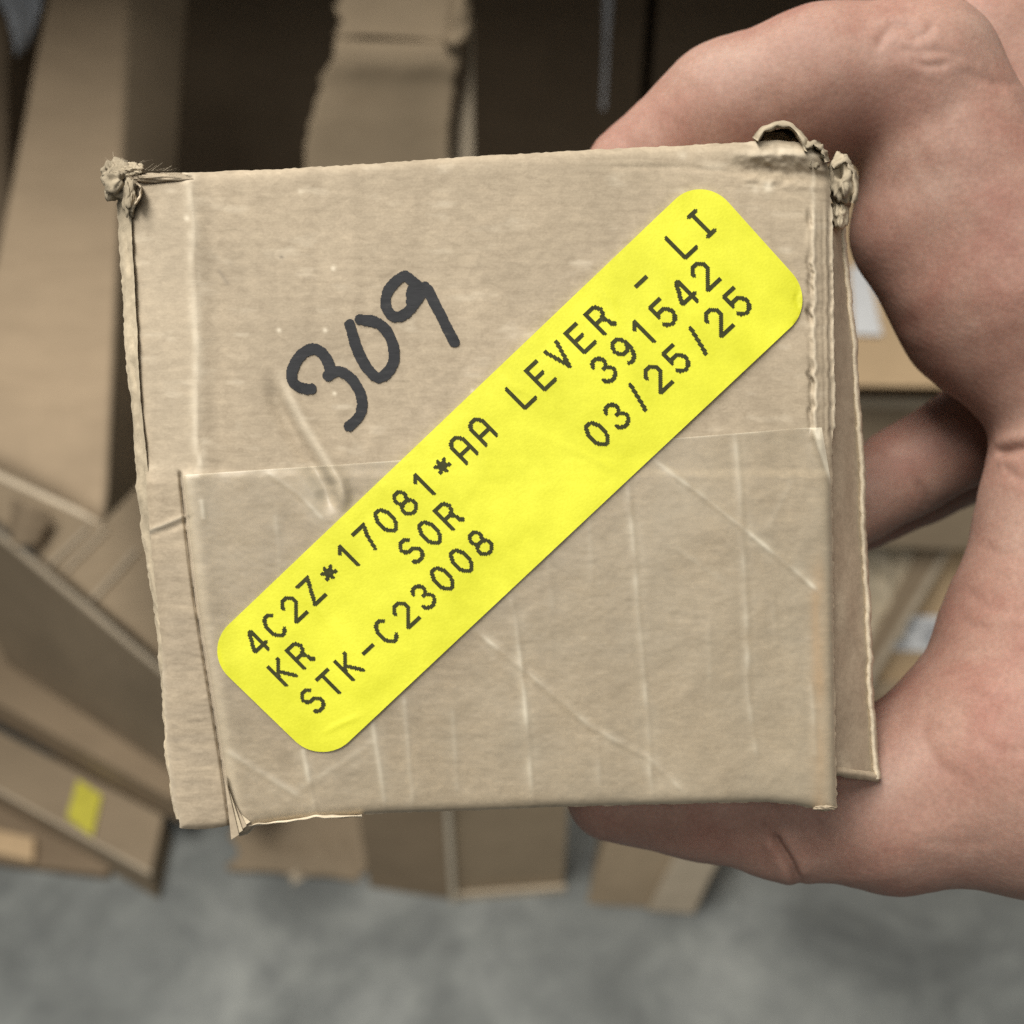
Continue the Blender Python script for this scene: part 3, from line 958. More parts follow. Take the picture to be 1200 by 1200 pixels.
for j in range(NE + 1):
    for k_, (dx, zz_) in enumerate(prof):
        jit = 0.8 * float(vnoise(np.array(ye[j] / 3.5), np.array(k_ * 3.1)))
        V.append(wl(xo[j] + rough_[j] + dx + jit, ye[j], zz_ + 0.00025 * float(vnoise(np.array(ye[j] / 5.0), np.array(k_ * 1.7 + 9)))))
m_ = len(prof)
for j in range(NE):
    for k_ in range(m_ - 1):
        a = j * m_ + k_
        Fc.append((a, a + m_, a + m_ + 1, a + 1))
mesh_obj("cut_edge", V, Fc, M_edge, hb, True)
# bottom cut edge of the side flap
V, Fc = [], []
for j in range(31):
    s_ = j / 30
    for k_, (dy, zz_) in enumerate([(-7, -.0005), (-4, .0003), (0, .0002), (3, -.001), (4, -.003)]):
        V.append(wl(979 + 51 * s_, 905 + 8 * s_ + dy + .8 * float(vnoise(np.array(s_ * 9), np.array(k_ * 1.0))), z_in + (z_out - z_in) * s_ + zz_ + .001))
for j in range(30):
    for k_ in range(4):
        a = j * 5 + k_
        Fc.append((a, a + 5, a + 6, a + 1))
mesh_obj("cut_edge", V, Fc, M_tuft, hb, True)

# ragged cut edge along the left side
V, Fc = [], []
ye = np.linspace(214, 960, 240)
xo = np.interp(ye, [214, 300, 400, 470, 520, 600, 660, 740, 800, 880, 930, 960], [136, 140, 146, 152, 156, 163, 171, 183, 188, 192.5, 199, 207])
for j in range(240):
    wdt = left_x(ye[j]) + 4 - xo[j]
    for k_ in range(7):
        s_ = k_ / 6
        jx = (1.5 * float(vnoise(np.array(ye[j] / 26), np.array(k_ * .4))) + 1.0 * float(vnoise(np.array(ye[j] / 5), np.array(k_ * 1.3 + 5)))) * (1 - .6 * s_)
        zz_ = -0.0035 * (1 - s_) ** 1.2 - .0010 + 0.0003 * float(vnoise(np.array(ye[j] / 13), np.array(k_ * 1.1 + 11))) - 0.0006 * math.exp(-((s_ - .62) / .16) ** 2) * (1 + .8 * float(vnoise(np.array(ye[j] / 30), np.array(3.3))))
        V.append(wl(xo[j] + wdt * s_ + jx, ye[j], zz_))
for j in range(239):
    for k_ in range(6):
        a = j * 7 + k_
        Fc.append((a, a + 7, a + 8, a + 1))
mesh_obj("cut_edge", V, Fc, M_tuft, hb, True)


# crushed corners: curled paper rolls and torn fibre lumps
def lump(name, cx, cy, rx, ry, z, rz, seed, mat, nrough=.35, hole=None):
    V, Fc = [], []
    n1, n2 = 44, 26
    for j in range(n2 + 1):
        ph = math.pi * j / n2
        for i in range(n1):
            a = 2 * math.pi * i / n1
            d = Vector((math.sin(ph) * math.cos(a), math.sin(ph) * math.sin(a), math.cos(ph)))
            q = d * 1.9 + Vector((seed * 3.7, seed, 0))
            r = 1 + nrough * mnoise.noise(q) + nrough * .6 * mnoise.noise(q * 2.3) + nrough * .16 * mnoise.noise(q * 6.1)
            if hole:
                hd = (d - Vector(hole).normalized()).length
                r *= 1 - .75 * math.exp(-(hd / .38) ** 2)
            V.append(wl(cx + d.x * rx * r, cy - d.y * ry * r, z + d.z * rz * r))
    for j in range(n2):
        for i in range(n1):
            Fc.append((j * n1 + i, (j + 1) * n1 + i, (j + 1) * n1 + (i + 1) % n1, j * n1 + (i + 1) % n1))
    return mesh_obj(name, V, Fc, mat, hb, True)


def roll(name, path, rad_px, z, wid, mat, seed, jit=.8):
    """strip of paper following a pixel path, wid metres deep"""
    V, Fc = [], []
    P = np.array(path, float)
    tck = np.linspace(0, 1, len(P))
    tq = np.linspace(0, 1, 40)
    X, Y = np.interp(tq, tck, P[:, 0]), np.interp(tq, tck, P[:, 1])
    for _ in range(2):
        X[1:-1] = (X[:-2] + 2 * X[1:-1] + X[2:]) / 4
        Y[1:-1] = (Y[:-2] + 2 * Y[1:-1] + Y[2:]) / 4
    tx, ty = np.gradient(X), np.gradient(Y)
    ln = np.hypot(tx, ty)
    nx, ny = ty / ln, -tx / ln
    prof = [(-1, 1), (-.3, 1.25), (.4, 1.15), (1, .8), (1, 0), (-1, 0)]
    for j in range(40):
        for k_, (a, b) in enumerate(prof):
            jj = jit * float(vnoise(np.array(tq[j] * 12 + seed), np.array(k_ * 1.7 + seed)))
            V.append(wl(X[j] + nx[j] * (a * rad_px + jj), Y[j] + ny[j] * (a * rad_px + jj), z - wid + b * wid))
    m = len(prof)
    for j in range(39):
        for k_ in range(m):
            Fc.append((j * m + k_, j * m + (k_ + 1) % m, (j + 1) * m + (k_ + 1) % m, (j + 1) * m + k_))
    Fc.append(tuple(range(m)))
    Fc.append(tuple(39 * m + k_ for k_ in reversed(range(m))))
    return mesh_obj(name, V, Fc, mat, hb, True)


lump("torn_corner", 142, 211, 22, 22, -0.0022, .0026, 1.3, M_fray, .40, (.45, -.1, .85))
lump("torn_corner", 152, 230, 8, 22, -0.0008, .0010, 2.6, M_fray, .4)
lump("torn_corner", 189, 208, 36, 5.5, -0.0012, .0010, 7.1, M_face, .3)
lump("torn_corner", 131, 201, 11, 12, -0.0028, .0018, 3.1, M_fray, .45)
lump("torn_corner", 156, 199, 13, 9, -0.0016, .0014, 4.7, M_tuft, .45)
roll("torn_flake", [(160, 214), (166, 220), (164, 232), (158, 240)], 1.6, .0005, .002, M_box, 3)
lump("torn_corner", 953, 185, 14, 16, -.0022, .0022, 4.4, M_fray, .40, (.35, .3, .85))
lump("torn_corner", 987, 214, 17, 30, -.0055, .0040, 5.9, M_fray, .34, (-.25, .45, .8))
lump("torn_corner", 985, 250, 10, 20, -.0056, .0022, 6.6, M_tuft, .25)
lump("torn_corner", 914, 166, 27, 15, -.0075, .0030, 11.3, M_box, .25)
roll("torn_flake", [(886, 164), (894, 152), (910, 145), (926, 147), (938, 158), (944, 172), (946, 178)], 4.4, -.0012, .009, M_tuft, 1, 1.8)
roll("torn_flake", [(944, 172), (954, 168), (964, 175), (968, 190)], 3.6, -.0002, .006, M_fray, 6, 2.0)
roll("torn_flake", [(976, 196), (990, 186), (1000, 202), (1003, 224), (1000, 238)], 3.2, -.0035, .005, M_fray, 9, 2.0)
roll("torn_flake", [(290, 968), (318, 964), (345, 961), (372, 956.5), (396, 957), (424, 955.5)], 1.5, .0002, .002, M_edge, 15, 1.6)
for k_ in range(4):
    tri = [(263 + 2.5 * k_, 908 + 9 * k_), (271 + 4.5 * k_, 984 - 5 * k_), (280 + 4.5 * k_, 978 - 5 * k_), (268 + 4 * k_, 925 + 9 * k_)]
    zk = .0007 + .00025 * (3 - k_)
    V = [wl(a, b, zk + (.0006 if q_ in (1, 2) else 0)) for q_, (a, b) in enumerate(tri)] + [wl(a, b, zk - .0008) for a, b in tri]
    mesh_obj("torn_flake", V, [(0, 1, 2, 3), (7, 6, 5, 4), (0, 4, 5, 1), (1, 5, 6, 2), (2, 6, 7, 3), (3, 7, 4, 0)], M_tuft if k_ % 2 else M_face, hb)
lump("torn_flake", 966, 946.5, 14, 3.6, -.0006, .0010, 9.4, M_face, .3)

# fibres standing off the torn upper-left corner
V, Fc = [], []
for k_ in range(40):
    fx, fy = random.uniform(126, 200), 0
    fy = 200 if fx > 165 else random.uniform(188, 205)
    an = random.uniform(0.0, 0.9) if fx > 150 else random.uniform(1.4, 3.0)
    ln = random.uniform(6, 17)
    z = random.uniform(-.003, .001)
    bx, by = fx + ln * math.cos(an), fy - ln * math.sin(an) * .8
    w = .17
    i0_ = len(V)
    for (ax, ay) in ((fx - w, fy), (fx + w, fy), (bx + w * .5 + 1.5, by), (bx - w * .5 + 1.5, by)):
        V.append(wl(ax, ay, z))
    for (ax, ay) in ((fx - w, fy), (fx + w, fy), (bx + w * .5 + 1.5, by), (bx - w * .5 + 1.5, by)):
        V.append(wl(ax, ay, z - .00008))
    a = i0_
    Fc += [(a, a + 1, a + 2, a + 3), (a + 7, a + 6, a + 5, a + 4), (a, a + 4, a + 5, a + 1), (a + 1, a + 5, a + 6, a + 2), (a + 2, a + 6, a + 7, a + 3), (a + 3, a + 7, a + 4, a)]
o = mesh_obj("paper_fibres", V, Fc, M_edge, hb)
o["kind"] = "stuff"

# ---- clear packing tape over the lower half
NU2, NV2 = 360, 230
gu = np.linspace(0, 1, NU2 + 1)[None, :] * np.ones((NV2 + 1, 1))
gv = np.linspace(0, 1, NV2 + 1)[:, None] * np.ones((1, NU2 + 1))
tx0 = np.interp
tp_top = lambda x: np.interp(x, [212, 260, 330, 390, 560, 760, 880, 935, 962], [557, 553.5, 549, 545, 533, 516, 506.5, 501.5, 501])
ax = 216 + (963 - 216) * gu
ay = tp_top(ax)
for _ in range(4):
    T = tp_top(ax)
    Bt = bot_y(ax) - 1.0
    ay = T + (Bt - T) * gv
    sl = np.interp(ay, [p_[1] for p_ in SLIT], [p_[0] for p_ in SLIT]) + 3.0
    rg = np.interp(ay, [500, 530, 560, 600, 950], [963, 968, 973, 974.5, 978.5])
    ax = sl + (rg - sl) * gu
hb2, _, _, _ = height(ax, ay)
tz = hb2 + 0.00012
cre_glint = np.zeros_like(ax)
for pts, k_ in RIDGES:
    d, sd, tt = poly_dist(ax, ay, pts)
    en = (np.exp(-np.clip(d, 0, 60) ** 2 / 9.0) * .8 + .28 * np.exp(-np.clip(d, 0, 90) ** 2 / 130.0)) * (0.45 + .65 * np.clip(vnoise(ax / 14 + pts[0][0], ay / 22), -.6, 1))
    ends = sstep(0, .06, tt) * (1 - sstep(.93, 1, tt)) + .25
    cre_glint += .62 * k_ * en * ends
    tz += 0.00005 * k_ * np.exp(-d ** 2 / 14) * ends
    tz -= 0.00002 * k_ * np.exp(-((d - 7) / 4) ** 2) * ends
cre_glint += .75 * np.exp(-np.clip(ay - tp_top(ax), 0, None) / 1.3) * (.5 + .6 * vnoise(ax / 25, ay * 0))
cre_glint += .30 * np.exp(-((ax - 365 - .25 * (ay - 550)) / 16) ** 2) * np.exp(-((ay - 575) / 32) ** 2) * 1.6
# lifted corner at the right end
lift = np.exp(-((ax - 962) / 9) ** 2) * np.exp(-((ay - 506) / 26) ** 2)
tz += .0011 * lift
cre_glint += 1.3 * sstep(0, 5, ax - (949 + (ay - 502) * .33)) * (1 - sstep(540, 585, ay))  # glint on the lifted corner painted in as a cream triangle
tz += 0.00004 * fbm(ax / 45, ay / 60, 2)
tape = mesh_obj("packing_tape", wl(ax.ravel(), ay.ravel(), tz.ravel()), grid_faces(NU2, NV2), M_tape, hb, True, {"crease": np.clip(cre_glint, 0, 1.2).ravel()})


def smooth_h(px, py):
    a = height(px, py)[0]
    for dx, dy in ((8, 0), (-8, 0), (0, 8), (0, -8), (14, 14), (-14, 14), (14, -14), (-14, -14)):
        a = a + height(px + dx, py + dy)[0]
    return a / 9


# ---- yellow label
def isect(p, q_, r, s_):
    p, q_, r, s_ = map(np.array, (p, q_, r, s_))
    A = np.stack([q_ - p, -(s_ - r)], 1).astype(float)
    t_ = np.linalg.solve(A, (r - p).astype(float))
    return p + (q_ - p) * t_[0]


top1, top2 = (265, 734.6), (793, 231.7)
bo1, bo2 = (410, 868), (925, 385)
ri1, ri2 = (846.7, 229.3), (942.5, 335.8)
le1, le2 = (255.4, 781), (347.4, 870)
LA, LB = isect(top1, top2, le1, le2), isect(top1, top2, ri1, ri2)
LC, LD = isect(bo1, bo2, ri1, ri2), isect(bo1, bo2, le1, le2)
wL, hL = np.linalg.norm(LB - LA), np.linalg.norm(LD - LA)


def label_pt(s_, t_):
    """s along, t down, 0..1 -> pixel"""
    s_, t_ = np.asarray(s_)[..., None], np.asarray(t_)[..., None]
    return (LA * (1 - s_) + LB * s_) * (1 - t_) + (LD * (1 - s_) + LC * s_) * t_


def lab_und(X, Y):
    z = 0.00009 * fbm(X / 60 + 4, Y / 60, 3)
    for pts, a in (([(585, 437), (600, 452), (640, 470)], .00007), ([(700, 330), (716, 352), (726, 385)], .00005), ([(612, 500), (700, 540), (735, 560)], .00006),
                   ([(440, 590), (470, 640), (480, 690)], .00006), ([(345, 690), (380, 720), (395, 760)], .00005), ([(372, 862), (400, 848), (425, 838)], .00008)):
        d, sd, tt = poly_dist(X, Y, pts)
        z = z + a * np.exp(-(d / 3.5) ** 2) * np.sin(np.pi * np.clip(tt, 0.05, .95))
    return z


NL, ML = 260, 90
rad = 44.0
tv = np.linspace(0, 1, ML + 1)
tv = 0.5 - 0.5 * np.cos(tv * np.pi)
inset = np.zeros(ML + 1)
dist_edge = np.minimum(tv, 1 - tv) * hL
mk = dist_edge < rad
inset[mk] = rad - np.sqrt(np.clip(rad ** 2 - (rad - dist_edge[mk]) ** 2, 0, None))
su = np.linspace(0, 1, NL + 1)[None, :]
sg = inset[:, None] / wL + (1 - 2 * inset[:, None] / wL) * su
tg = tv[:, None] * np.ones((1, NL + 1))
LP = label_pt(sg, tg)
lh = smooth_h(LP[..., 0], LP[..., 1])
und = lab_und(LP[..., 0], LP[..., 1])
lz_fn = lambda X, Y: smooth_h(X, Y) + lab_und(X, Y)
LOFF = 0.00052
lzz = lh + und + LOFF
lab = mesh_obj("yellow_label", wl(LP[..., 0].ravel(), LP[..., 1].ravel(), lzz.ravel()), grid_faces(NL, ML), M_label, hb, True)
# paper edge of the label
rimi = list(range(NL + 1)) + [j * (NL + 1) + NL for j in range(1, ML + 1)] + [ML * (NL + 1) + i for i in range(NL - 1, -1, -1)] + [j * (NL + 1) for j in range(ML - 1, 0, -1)]
RX, RY, RZ = LP[..., 0].ravel()[rimi], LP[..., 1].ravel()[rimi], lzz.ravel()[rimi]
V = np.concatenate([wl(RX, RY, RZ), wl(RX, RY, RZ - .0004)])
nrim = len(rimi)
mesh_obj("paper_edge", V, [(i, (i + 1) % nrim, nrim + (i + 1) % nrim, nrim + i) for i in range(nrim)], M_label, lab)


# ---- printed text: stroke font rasterised to printer dots
def arc(cx, cy, rx, ry, a0, a1, n=14):
    return [(cx + rx * math.cos(math.radians(a0 + (a1 - a0) * i / n)), cy + ry * math.sin(math.radians(a0 + (a1 - a0) * i / n))) for i in range(n + 1)]


GW = 0.60
G = {
    '0': [arc(.30, .5, .30, .5, 0, 360, 30)],
    'O': [arc(.30, .5, .30, .5, 0, 360, 30)],
    '1': [[(.12, .80), (.34, 1.0), (.34, 0)]],
    '2': [arc(.30, .70, .29, .30, 170, -25, 14) + [(.02, 0), (.60, 0)]],
    '3': [arc(.28, .745, .25, .255, 165, -80, 14), arc(.28, .265, .30, .265, 85, -165, 16)],
    '4': [[(.46, 0), (.46, 1.0), (.40, 1.0), (.0, .30), (.0, .27), (.62, .27)]],
    '5': [[(.55, 1.0), (.08, 1.0), (.04, .52)] + arc(.28, .32, .30, .32, 130, -155, 16)],
    '7': [[(.0, 1.0), (.58, 1.0), (.38, .55), (.24, 0)]],
    '8': [arc(.30, .76, .235, .24, -90, 270, 24), arc(.30, .265, .30, .265, 90, 450, 26)],
    '9': [arc(.30, .70, .27, .30, -10, 350, 26), [(.57, .70)] + arc(.24, .42, .33, .42, 10, -95, 14) + [(.12, .02)]],
    'A': [[(.0, 0), (.0, .62)] + arc(.29, .68, .29, .32, 180, 0, 16) + [(.58, .62), (.58, 0)], [(.0, .36), (.58, .36)]],
    'C': [arc(.31, .5, .31, .5, 48, 312, 24)],
    'E': [[(.56, 1.0), (.02, 1.0), (.02, 0), (.58, 0)], [(.02, .53), (.42, .53)]],
    'I': [[(.14, 1.0), (.46, 1.0)], [(.30, 1.0), (.30, 0)], [(.14, 0), (.46, 0)]],
    'K': [[(.02, 0), (.02, 1.0)], [(.55, 1.0), (.02, .42)], [(.20, .60), (.60, .0)]],
    'L': [[(.03, 1.0), (.03, 0), (.58, 0)]],
    'R': [[(.02, 0), (.02, 1.0), (.32, 1.0)] + arc(.32, .74, .25, .26, 90, -90, 12) + [(.02, .48)], [(.30, .48), (.44, .36), (.50, .08), (.58, 0)]],
    'S': [arc(.30, .75, .27, .25, 35, 250, 14) + arc(.30, .25, .29, .27, 80, -150, 16)],
    'T': [[(.0, 1.0), (.60, 1.0)], [(.30, 1.0), (.30, 0)]],
    'V': [[(.0, 1.0), (.30, 0), (.60, 1.0)]],
    'Z': [[(.02, 1.0), (.58, 1.0), (.02, 0), (.60, 0)]],
    '*': [[(.30, .80), (.30, .30)], [(.05, .70), (.55, .40)], [(.55, .70), (.05, .40)]],
    '-': [[(.04, .48), (.56, .48)]],
    '/': [[(.18, -.08), (.46, 1.02)]],
}


def raster(strokes, x0, x1, y0, y1, cell, wid_fn):
    nx, ny = int((x1 - x0) / cell) + 1, int((y1 - y0) / cell) + 1
    X, Y = np.meshgrid(x0 + (np.arange(nx) + .5) * cell, y0 + (np.arange(ny) + .5) * cell)
    M = np.zeros(X.shape, bool)
    for st in strokes:
        d, _, tt = poly_dist(X, Y, st)
        M |= d < wid_fn(X, Y, tt)
    runs = []
    for j in range(ny):
        row = M[j]
        i = 0
        while i < nx:
            if row[i]:
                k_ = i
                while k_ < nx and row[k_]:
                    k_ += 1
                runs.append((x0 + i * cell, x0 + k_ * cell, y0 + j * cell, y0 + (j + 1) * cell))
                i = k_
            else:
                i += 1
    return runs


CELL = 1 / 19.0
rast = {}
for ch, st in G.items():
    rast[ch] = raster(st, -.12, .76, -.14, 1.14, CELL, lambda X, Y, t_: 0.079)

CAP = 28.6


def text_row(s_, start, e, pitch0, curv, k0):
    e = np.array(e) / np.linalg.norm(e)
    dn = np.array((0.703, 0.711))
    VX, Fc = [], []
    i_s, out = 0, []
    for i, ch in enumerate(s_):
        if ch == ' ':
            continue
        sc = (pitch0 + 2 * curv * i) / pitch0
        c = np.array(start) + e * (pitch0 * i + curv * i * i)
        cap = CAP * (1 + (sc - 1) * .9)
        wd_ = cap * .96
        org = c - e * (GW / 2 * wd_) + dn * (cap / 2)
        base = len(VX)
        for (xa, xb, ya, yb) in rast[ch]:
            n_ = len(VX)
            for (gx, gy) in ((xa, ya), (xb, ya), (xb, yb), (xa, yb)):
                VX.append(org + e * gx * wd_ - dn * gy * cap)
            Fc.append((n_, n_ + 1, n_ + 2, n_ + 3))
    VX = np.array(VX)
    z = lz_fn(VX[:, 0], VX[:, 1]) + LOFF + 0.00005
    return wl(VX[:, 0], VX[:, 1], z), Fc


for name, s_, st, e, p0, cv in (("printed_part_line", "4C2Z*17081*AA LEVER - LI", (300.0, 753.3), (522.1, -491.5), 29.3, .0815),
                                ("printed_order_line", "KR     SOR       391542", (330.5, 787.0), (494.2, -464.3), 29.05, .0815),
                                ("printed_stock_line", "STK-C23008     03/25/25", (366.0, 820.7), (496.8, -465.0), 29.25, .0815)):
    V, Fc = text_row(s_, st, e, p0, cv, 0)
    tl_ = mesh_obj(name, V, Fc, M_ink, lab)
    tl_["kind"] = "stuff"

# ---- handwritten 309
HW = [
    [(258, 703), (215, 698), (172, 668), (172, 610), (205, 550), (255, 516), (300, 525), (332, 565), (346, 610), (340, 642)],
    [(336, 640), (352, 632), (392, 620), (446, 655), (485, 715), (498, 775), (480, 835), (436, 878)],
    [(440, 402), (458, 470), (485, 540), (525, 610), (572, 650), (615, 628), (645, 570), (643, 500), (612, 430), (560, 390), (486, 378)],
    [(762, 222), (728, 192), (692, 174), (648, 205), (614, 255), (608, 310), (628, 350), (662, 366), (706, 346), (742, 304), (768, 262), (770, 228), (734, 240), (728, 290)],
    [(770, 226), (800, 232), (838, 305), (880, 385), (928, 482)],
]


def catmull(P, n=8):
    P = [np.array(p, float) for p in P]
    P = [2 * P[0] - P[1]] + P + [2 * P[-1] - P[-2]]
    out = []
    for i in range(1, len(P) - 2):
        for k_ in range(n):
            t_ = k_ / n
            out.append(.5 * ((2 * P[i]) + (P[i + 1] - P[i - 1]) * t_ + (2 * P[i - 1] - 5 * P[i] + 4 * P[i + 1] - P[i + 2]) * t_ ** 2 + (3 * P[i] - P[i - 1] - 3 * P[i + 1] + P[i + 2]) * t_ ** 3))
    out.append(P[-2])
    return out


HWp = [[tuple(np.array((300, 280)) + q_ / 4) for q_ in catmull(s_)] for s_ in HW]
wfn = lambda X, Y, t_: 6.3 + .55 * vnoise(X / 3, Y / 3) + .5 * vnoise(X / 14, Y / 14)
runs = raster(HWp, 325, 545, 305, 515, 0.8, wfn)
VX, Fc = [], []
for (xa, xb, ya, yb) in runs:
    segs = max(1, int((xb - xa) / 8))
    for g_ in range(segs):
        a_, b_ = xa + (xb - xa) * g_ / segs, xa + (xb - xa) * (g_ + 1) / segs
        n_ = len(VX)
        VX += [(a_, yb), (b_, yb), (b_, ya), (a_, ya)]
        Fc.append((n_, n_ + 1, n_ + 2, n_ + 3))
VX = np.array(VX)
mesh_obj("handwritten_number", wl(VX[:, 0], VX[:, 1], height(VX[:, 0], VX[:, 1])[0] + .00016), Fc, M_marker, hb)

# ================================================================== the hand
# joints given as (photo px, photo py, depth cm, radius cm); converted to camera-space centimetres


def cs(px, py, d):
    return np.array(((px - 600) / F * d, (600 - py) / F * d, d))


def chain(lst):
    return [(cs(*a[:3]), a[3]) for a in lst]


INDEX = chain([(1185, 330, 19.3, 1.75), (1075, 92, 19.0, 1.28), (960, 100, 19.3, 1.27), (850, 134, 19.8, 1.18), (745, 205, 20.4, .98)])
WEB = chain([(1085, 268, 19.6, 1.32), (1160, 360, 19.6, 1.45), (1235, 442, 19.3, 1.40)])
KNUCK = chain([(1150, 62, 20.4, 1.35), (1270, 260, 20.5, 1.8), (1400, 480, 20.5, 2.4)])
THUMB = chain([(1128, 912, 18.5, 1.76), (1035, 938, 18.6, 1.47), (925, 949, 18.8, 1.16), (820, 935, 19.0, 1.0), (718, 930, 19.2, .84)])
THENAR = chain([(1266, 520, 19.2, 1.46), (1252, 620, 19.0, 1.38), (1222, 740, 18.8, 1.49), (1188, 850, 18.6, 1.80)])
HEEL = chain([(1270, 900, 17.9, 2.25), (1420, 760, 18.2, 2.9), (1420, 520, 19.5, 2.9)])
MIDDLE = chain([(1250, 400, 21.5, 1.15), (1165, 490, 21.8, 1.02), (1060, 552, 22.4, .92), (965, 615, 22.6, .80)])
RING = chain([(1290, 450, 23.0, 1.1), (1190, 520, 23.3, .84), (1085, 568, 23.8, .78), (960, 632, 24.0, .70)])
LITTLE = chain([(1330, 470, 24.5, .95), (1230, 520, 25.2, .76), (1110, 565, 25.8, .68), (1000, 610, 26.0, .60)])
BACK = chain([(1320, 420, 22.0, 2.0), (1400, 600, 23.5, 2.0)])
ARM = chain([(1430, 640, 19.0, 2.9), (1640, 760, 17.0, 2.9), (2100, 1000, 14.0, 3.3)])

hstep = 0.075
lo = np.array((0.4, -9.2, 12.0))
hi = np.array((20.5, 9.2, 27.2))
nx, ny, nz_ = (np.ceil((hi - lo) / hstep).astype(int) + 1)
gx = (lo[0] + hstep * np.arange(nx)).astype(np.float32)[:, None, None]
gy = (lo[1] + hstep * np.arange(ny)).astype(np.float32)[None, :, None]
gz = (lo[2] + hstep * np.arange(nz_)).astype(np.float32)[None, None, :]


def sd_cap(a, ra, b, rb, sl):
    X, Y, Z = gx[sl[0]], gy[:, sl[1]], gz[:, :, sl[2]]
    d = (b - a).astype(np.float32)
    L2 = float(d @ d)
    t_ = np.clip(((X - a[0]) * d[0] + (Y - a[1]) * d[1] + (Z - a[2]) * d[2]) / L2, 0, 1)
    return np.sqrt((X - a[0] - t_ * d[0]) ** 2 + (Y - a[1] - t_ * d[1]) ** 2 + (Z - a[2] - t_ * d[2]) ** 2) - (ra + (rb - ra) * t_)


def smin(a, b, k_):
    h_ = np.clip(0.5 + 0.5 * (b - a) / k_, 0, 1)
    return b * (1 - h_) + a * h_ - k_ * h_ * (1 - h_)


def field(ch, k_=.25):
    Fd = np.full((nx, ny, nz_), 3.0, np.float32)
    for (a, ra), (b, rb) in zip(ch, ch[1:]):
        m = max(ra, rb) + 1.2
        l0 = np.floor((np.minimum(a, b) - m - lo) / hstep).astype(int)
        h0_ = np.ceil((np.maximum(a, b) + m - lo) / hstep).astype(int)
        l0 = np.clip(l0, 0, [nx, ny, nz_])
        h0_ = np.clip(h0_, 0, [nx, ny, nz_])
        if np.any(h0_ <= l0):
            continue
        sl = tuple(slice(i, j) for i, j in zip(l0, h0_))
        Fd[sl] = smin(Fd[sl], sd_cap(a, ra, b, rb, sl), k_)
    return Fd


top_grp = smin(smin(field(INDEX, .35), field(WEB, .5), .55), field(KNUCK, .3), .28)
low_grp = smin(smin(field(THUMB, .3), field(THENAR, .6), .7), field(HEEL, .8), .8)
far_grp = smin(smin(field(MIDDLE, .25), field(RING, .25), .10), field(LITTLE, .2), .10)
far_grp = smin(far_grp, field(BACK, .4), .5)
FD = smin(top_grp, low_grp, .22)
FD = smin(FD, far_grp, .14)
FD = smin(FD, field(ARM, .6), .8)
del top_grp, low_grp, far_grp


def surface_nets(Vv):
    s_ = Vv < 0
    c8 = [(i, j, k_) for i in (0, 1) for j in (0, 1) for k_ in (0, 1)]
    n0, n1, n2 = Vv.shape
    sub = lambda A, o: A[o[0]:n0 - 1 + o[0], o[1]:n1 - 1 + o[1], o[2]:n2 - 1 + o[2]]
    cnt = sum(sub(s_, o).astype(np.int8) for o in c8)
    cells = np.argwhere((cnt > 0) & (cnt < 8))
    vid = np.full((n0 - 1, n1 - 1, n2 - 1), -1, np.int64)
    vid[tuple(cells.T)] = np.arange(len(cells))
    acc = np.zeros((len(cells), 3))
    num = np.zeros(len(cells))
    for a in c8:
        for ax_ in range(3):
            if a[ax_] == 1:
                continue
            b = list(a)
            b[ax_] = 1
            va = Vv[cells[:, 0] + a[0], cells[:, 1] + a[1], cells[:, 2] + a[2]]
            vb = Vv[cells[:, 0] + b[0], cells[:, 1] + b[1], cells[:, 2] + b[2]]
            m = (va < 0) != (vb < 0)
            t_ = np.where(m, va / np.where(m, va - vb, 1), 0)
            p = np.array(a, float)[None, :].repeat(len(cells), 0)
            p[:, ax_] += t_
            acc[m] += p[m]
            num[m] += 1
    P = cells + acc / num[:, None]
    quads = []
    for ax_ in range(3):
        b, c = (ax_ + 1) % 3, (ax_ + 2) % 3
        sl0 = [slice(None)] * 3
        sl1 = [slice(None)] * 3
        sl0[ax_], sl1[ax_] = slice(0, -1), slice(1, None)
        e = np.argwhere(s_[tuple(sl0)] != s_[tuple(sl1)])
        ok = (e[:, b] > 0) & (e[:, c] > 0) & (e[:, b] < Vv.shape[b] - 1) & (e[:, c] < Vv.shape[c] - 1)
        e = e[ok]
        ins_ = s_[tuple(e.T)]
        ids = []
        for ob, oc in ((0, 0), (-1, 0), (-1, -1), (0, -1)):
            q_ = e.copy()
            q_[:, b] += ob
            q_[:, c] += oc
            ids.append(vid[tuple(q_.T)])
        Q_ = np.stack(ids, 1)
        Q_[~ins_] = Q_[~ins_][:, ::-1]
        quads.append(Q_)
    return P, np.concatenate(quads)


for ax_ in range(3):                      # close the surface at the edge of the sampled volume
    np.moveaxis(FD, ax_, 0)[[0, 1, -2, -1]] = 1.0
HV, HF = surface_nets(FD)
del FD
HV = lo + HV * hstep


def laplace(V, Fq, it, lam=.5):
    e = np.concatenate([Fq[:, [0, 1]], Fq[:, [1, 2]], Fq[:, [2, 3]], Fq[:, [3, 0]]])
    e = np.concatenate([e, e[:, ::-1]])
    deg = np.bincount(e[:, 0], minlength=len(V)).astype(float)[:, None]
    for _ in range(it):
        acc = np.stack([np.bincount(e[:, 0], weights=V[e[:, 1], k_], minlength=len(V)) for k_ in range(3)], 1)
        V = V + lam * (acc / deg - V)
    return V


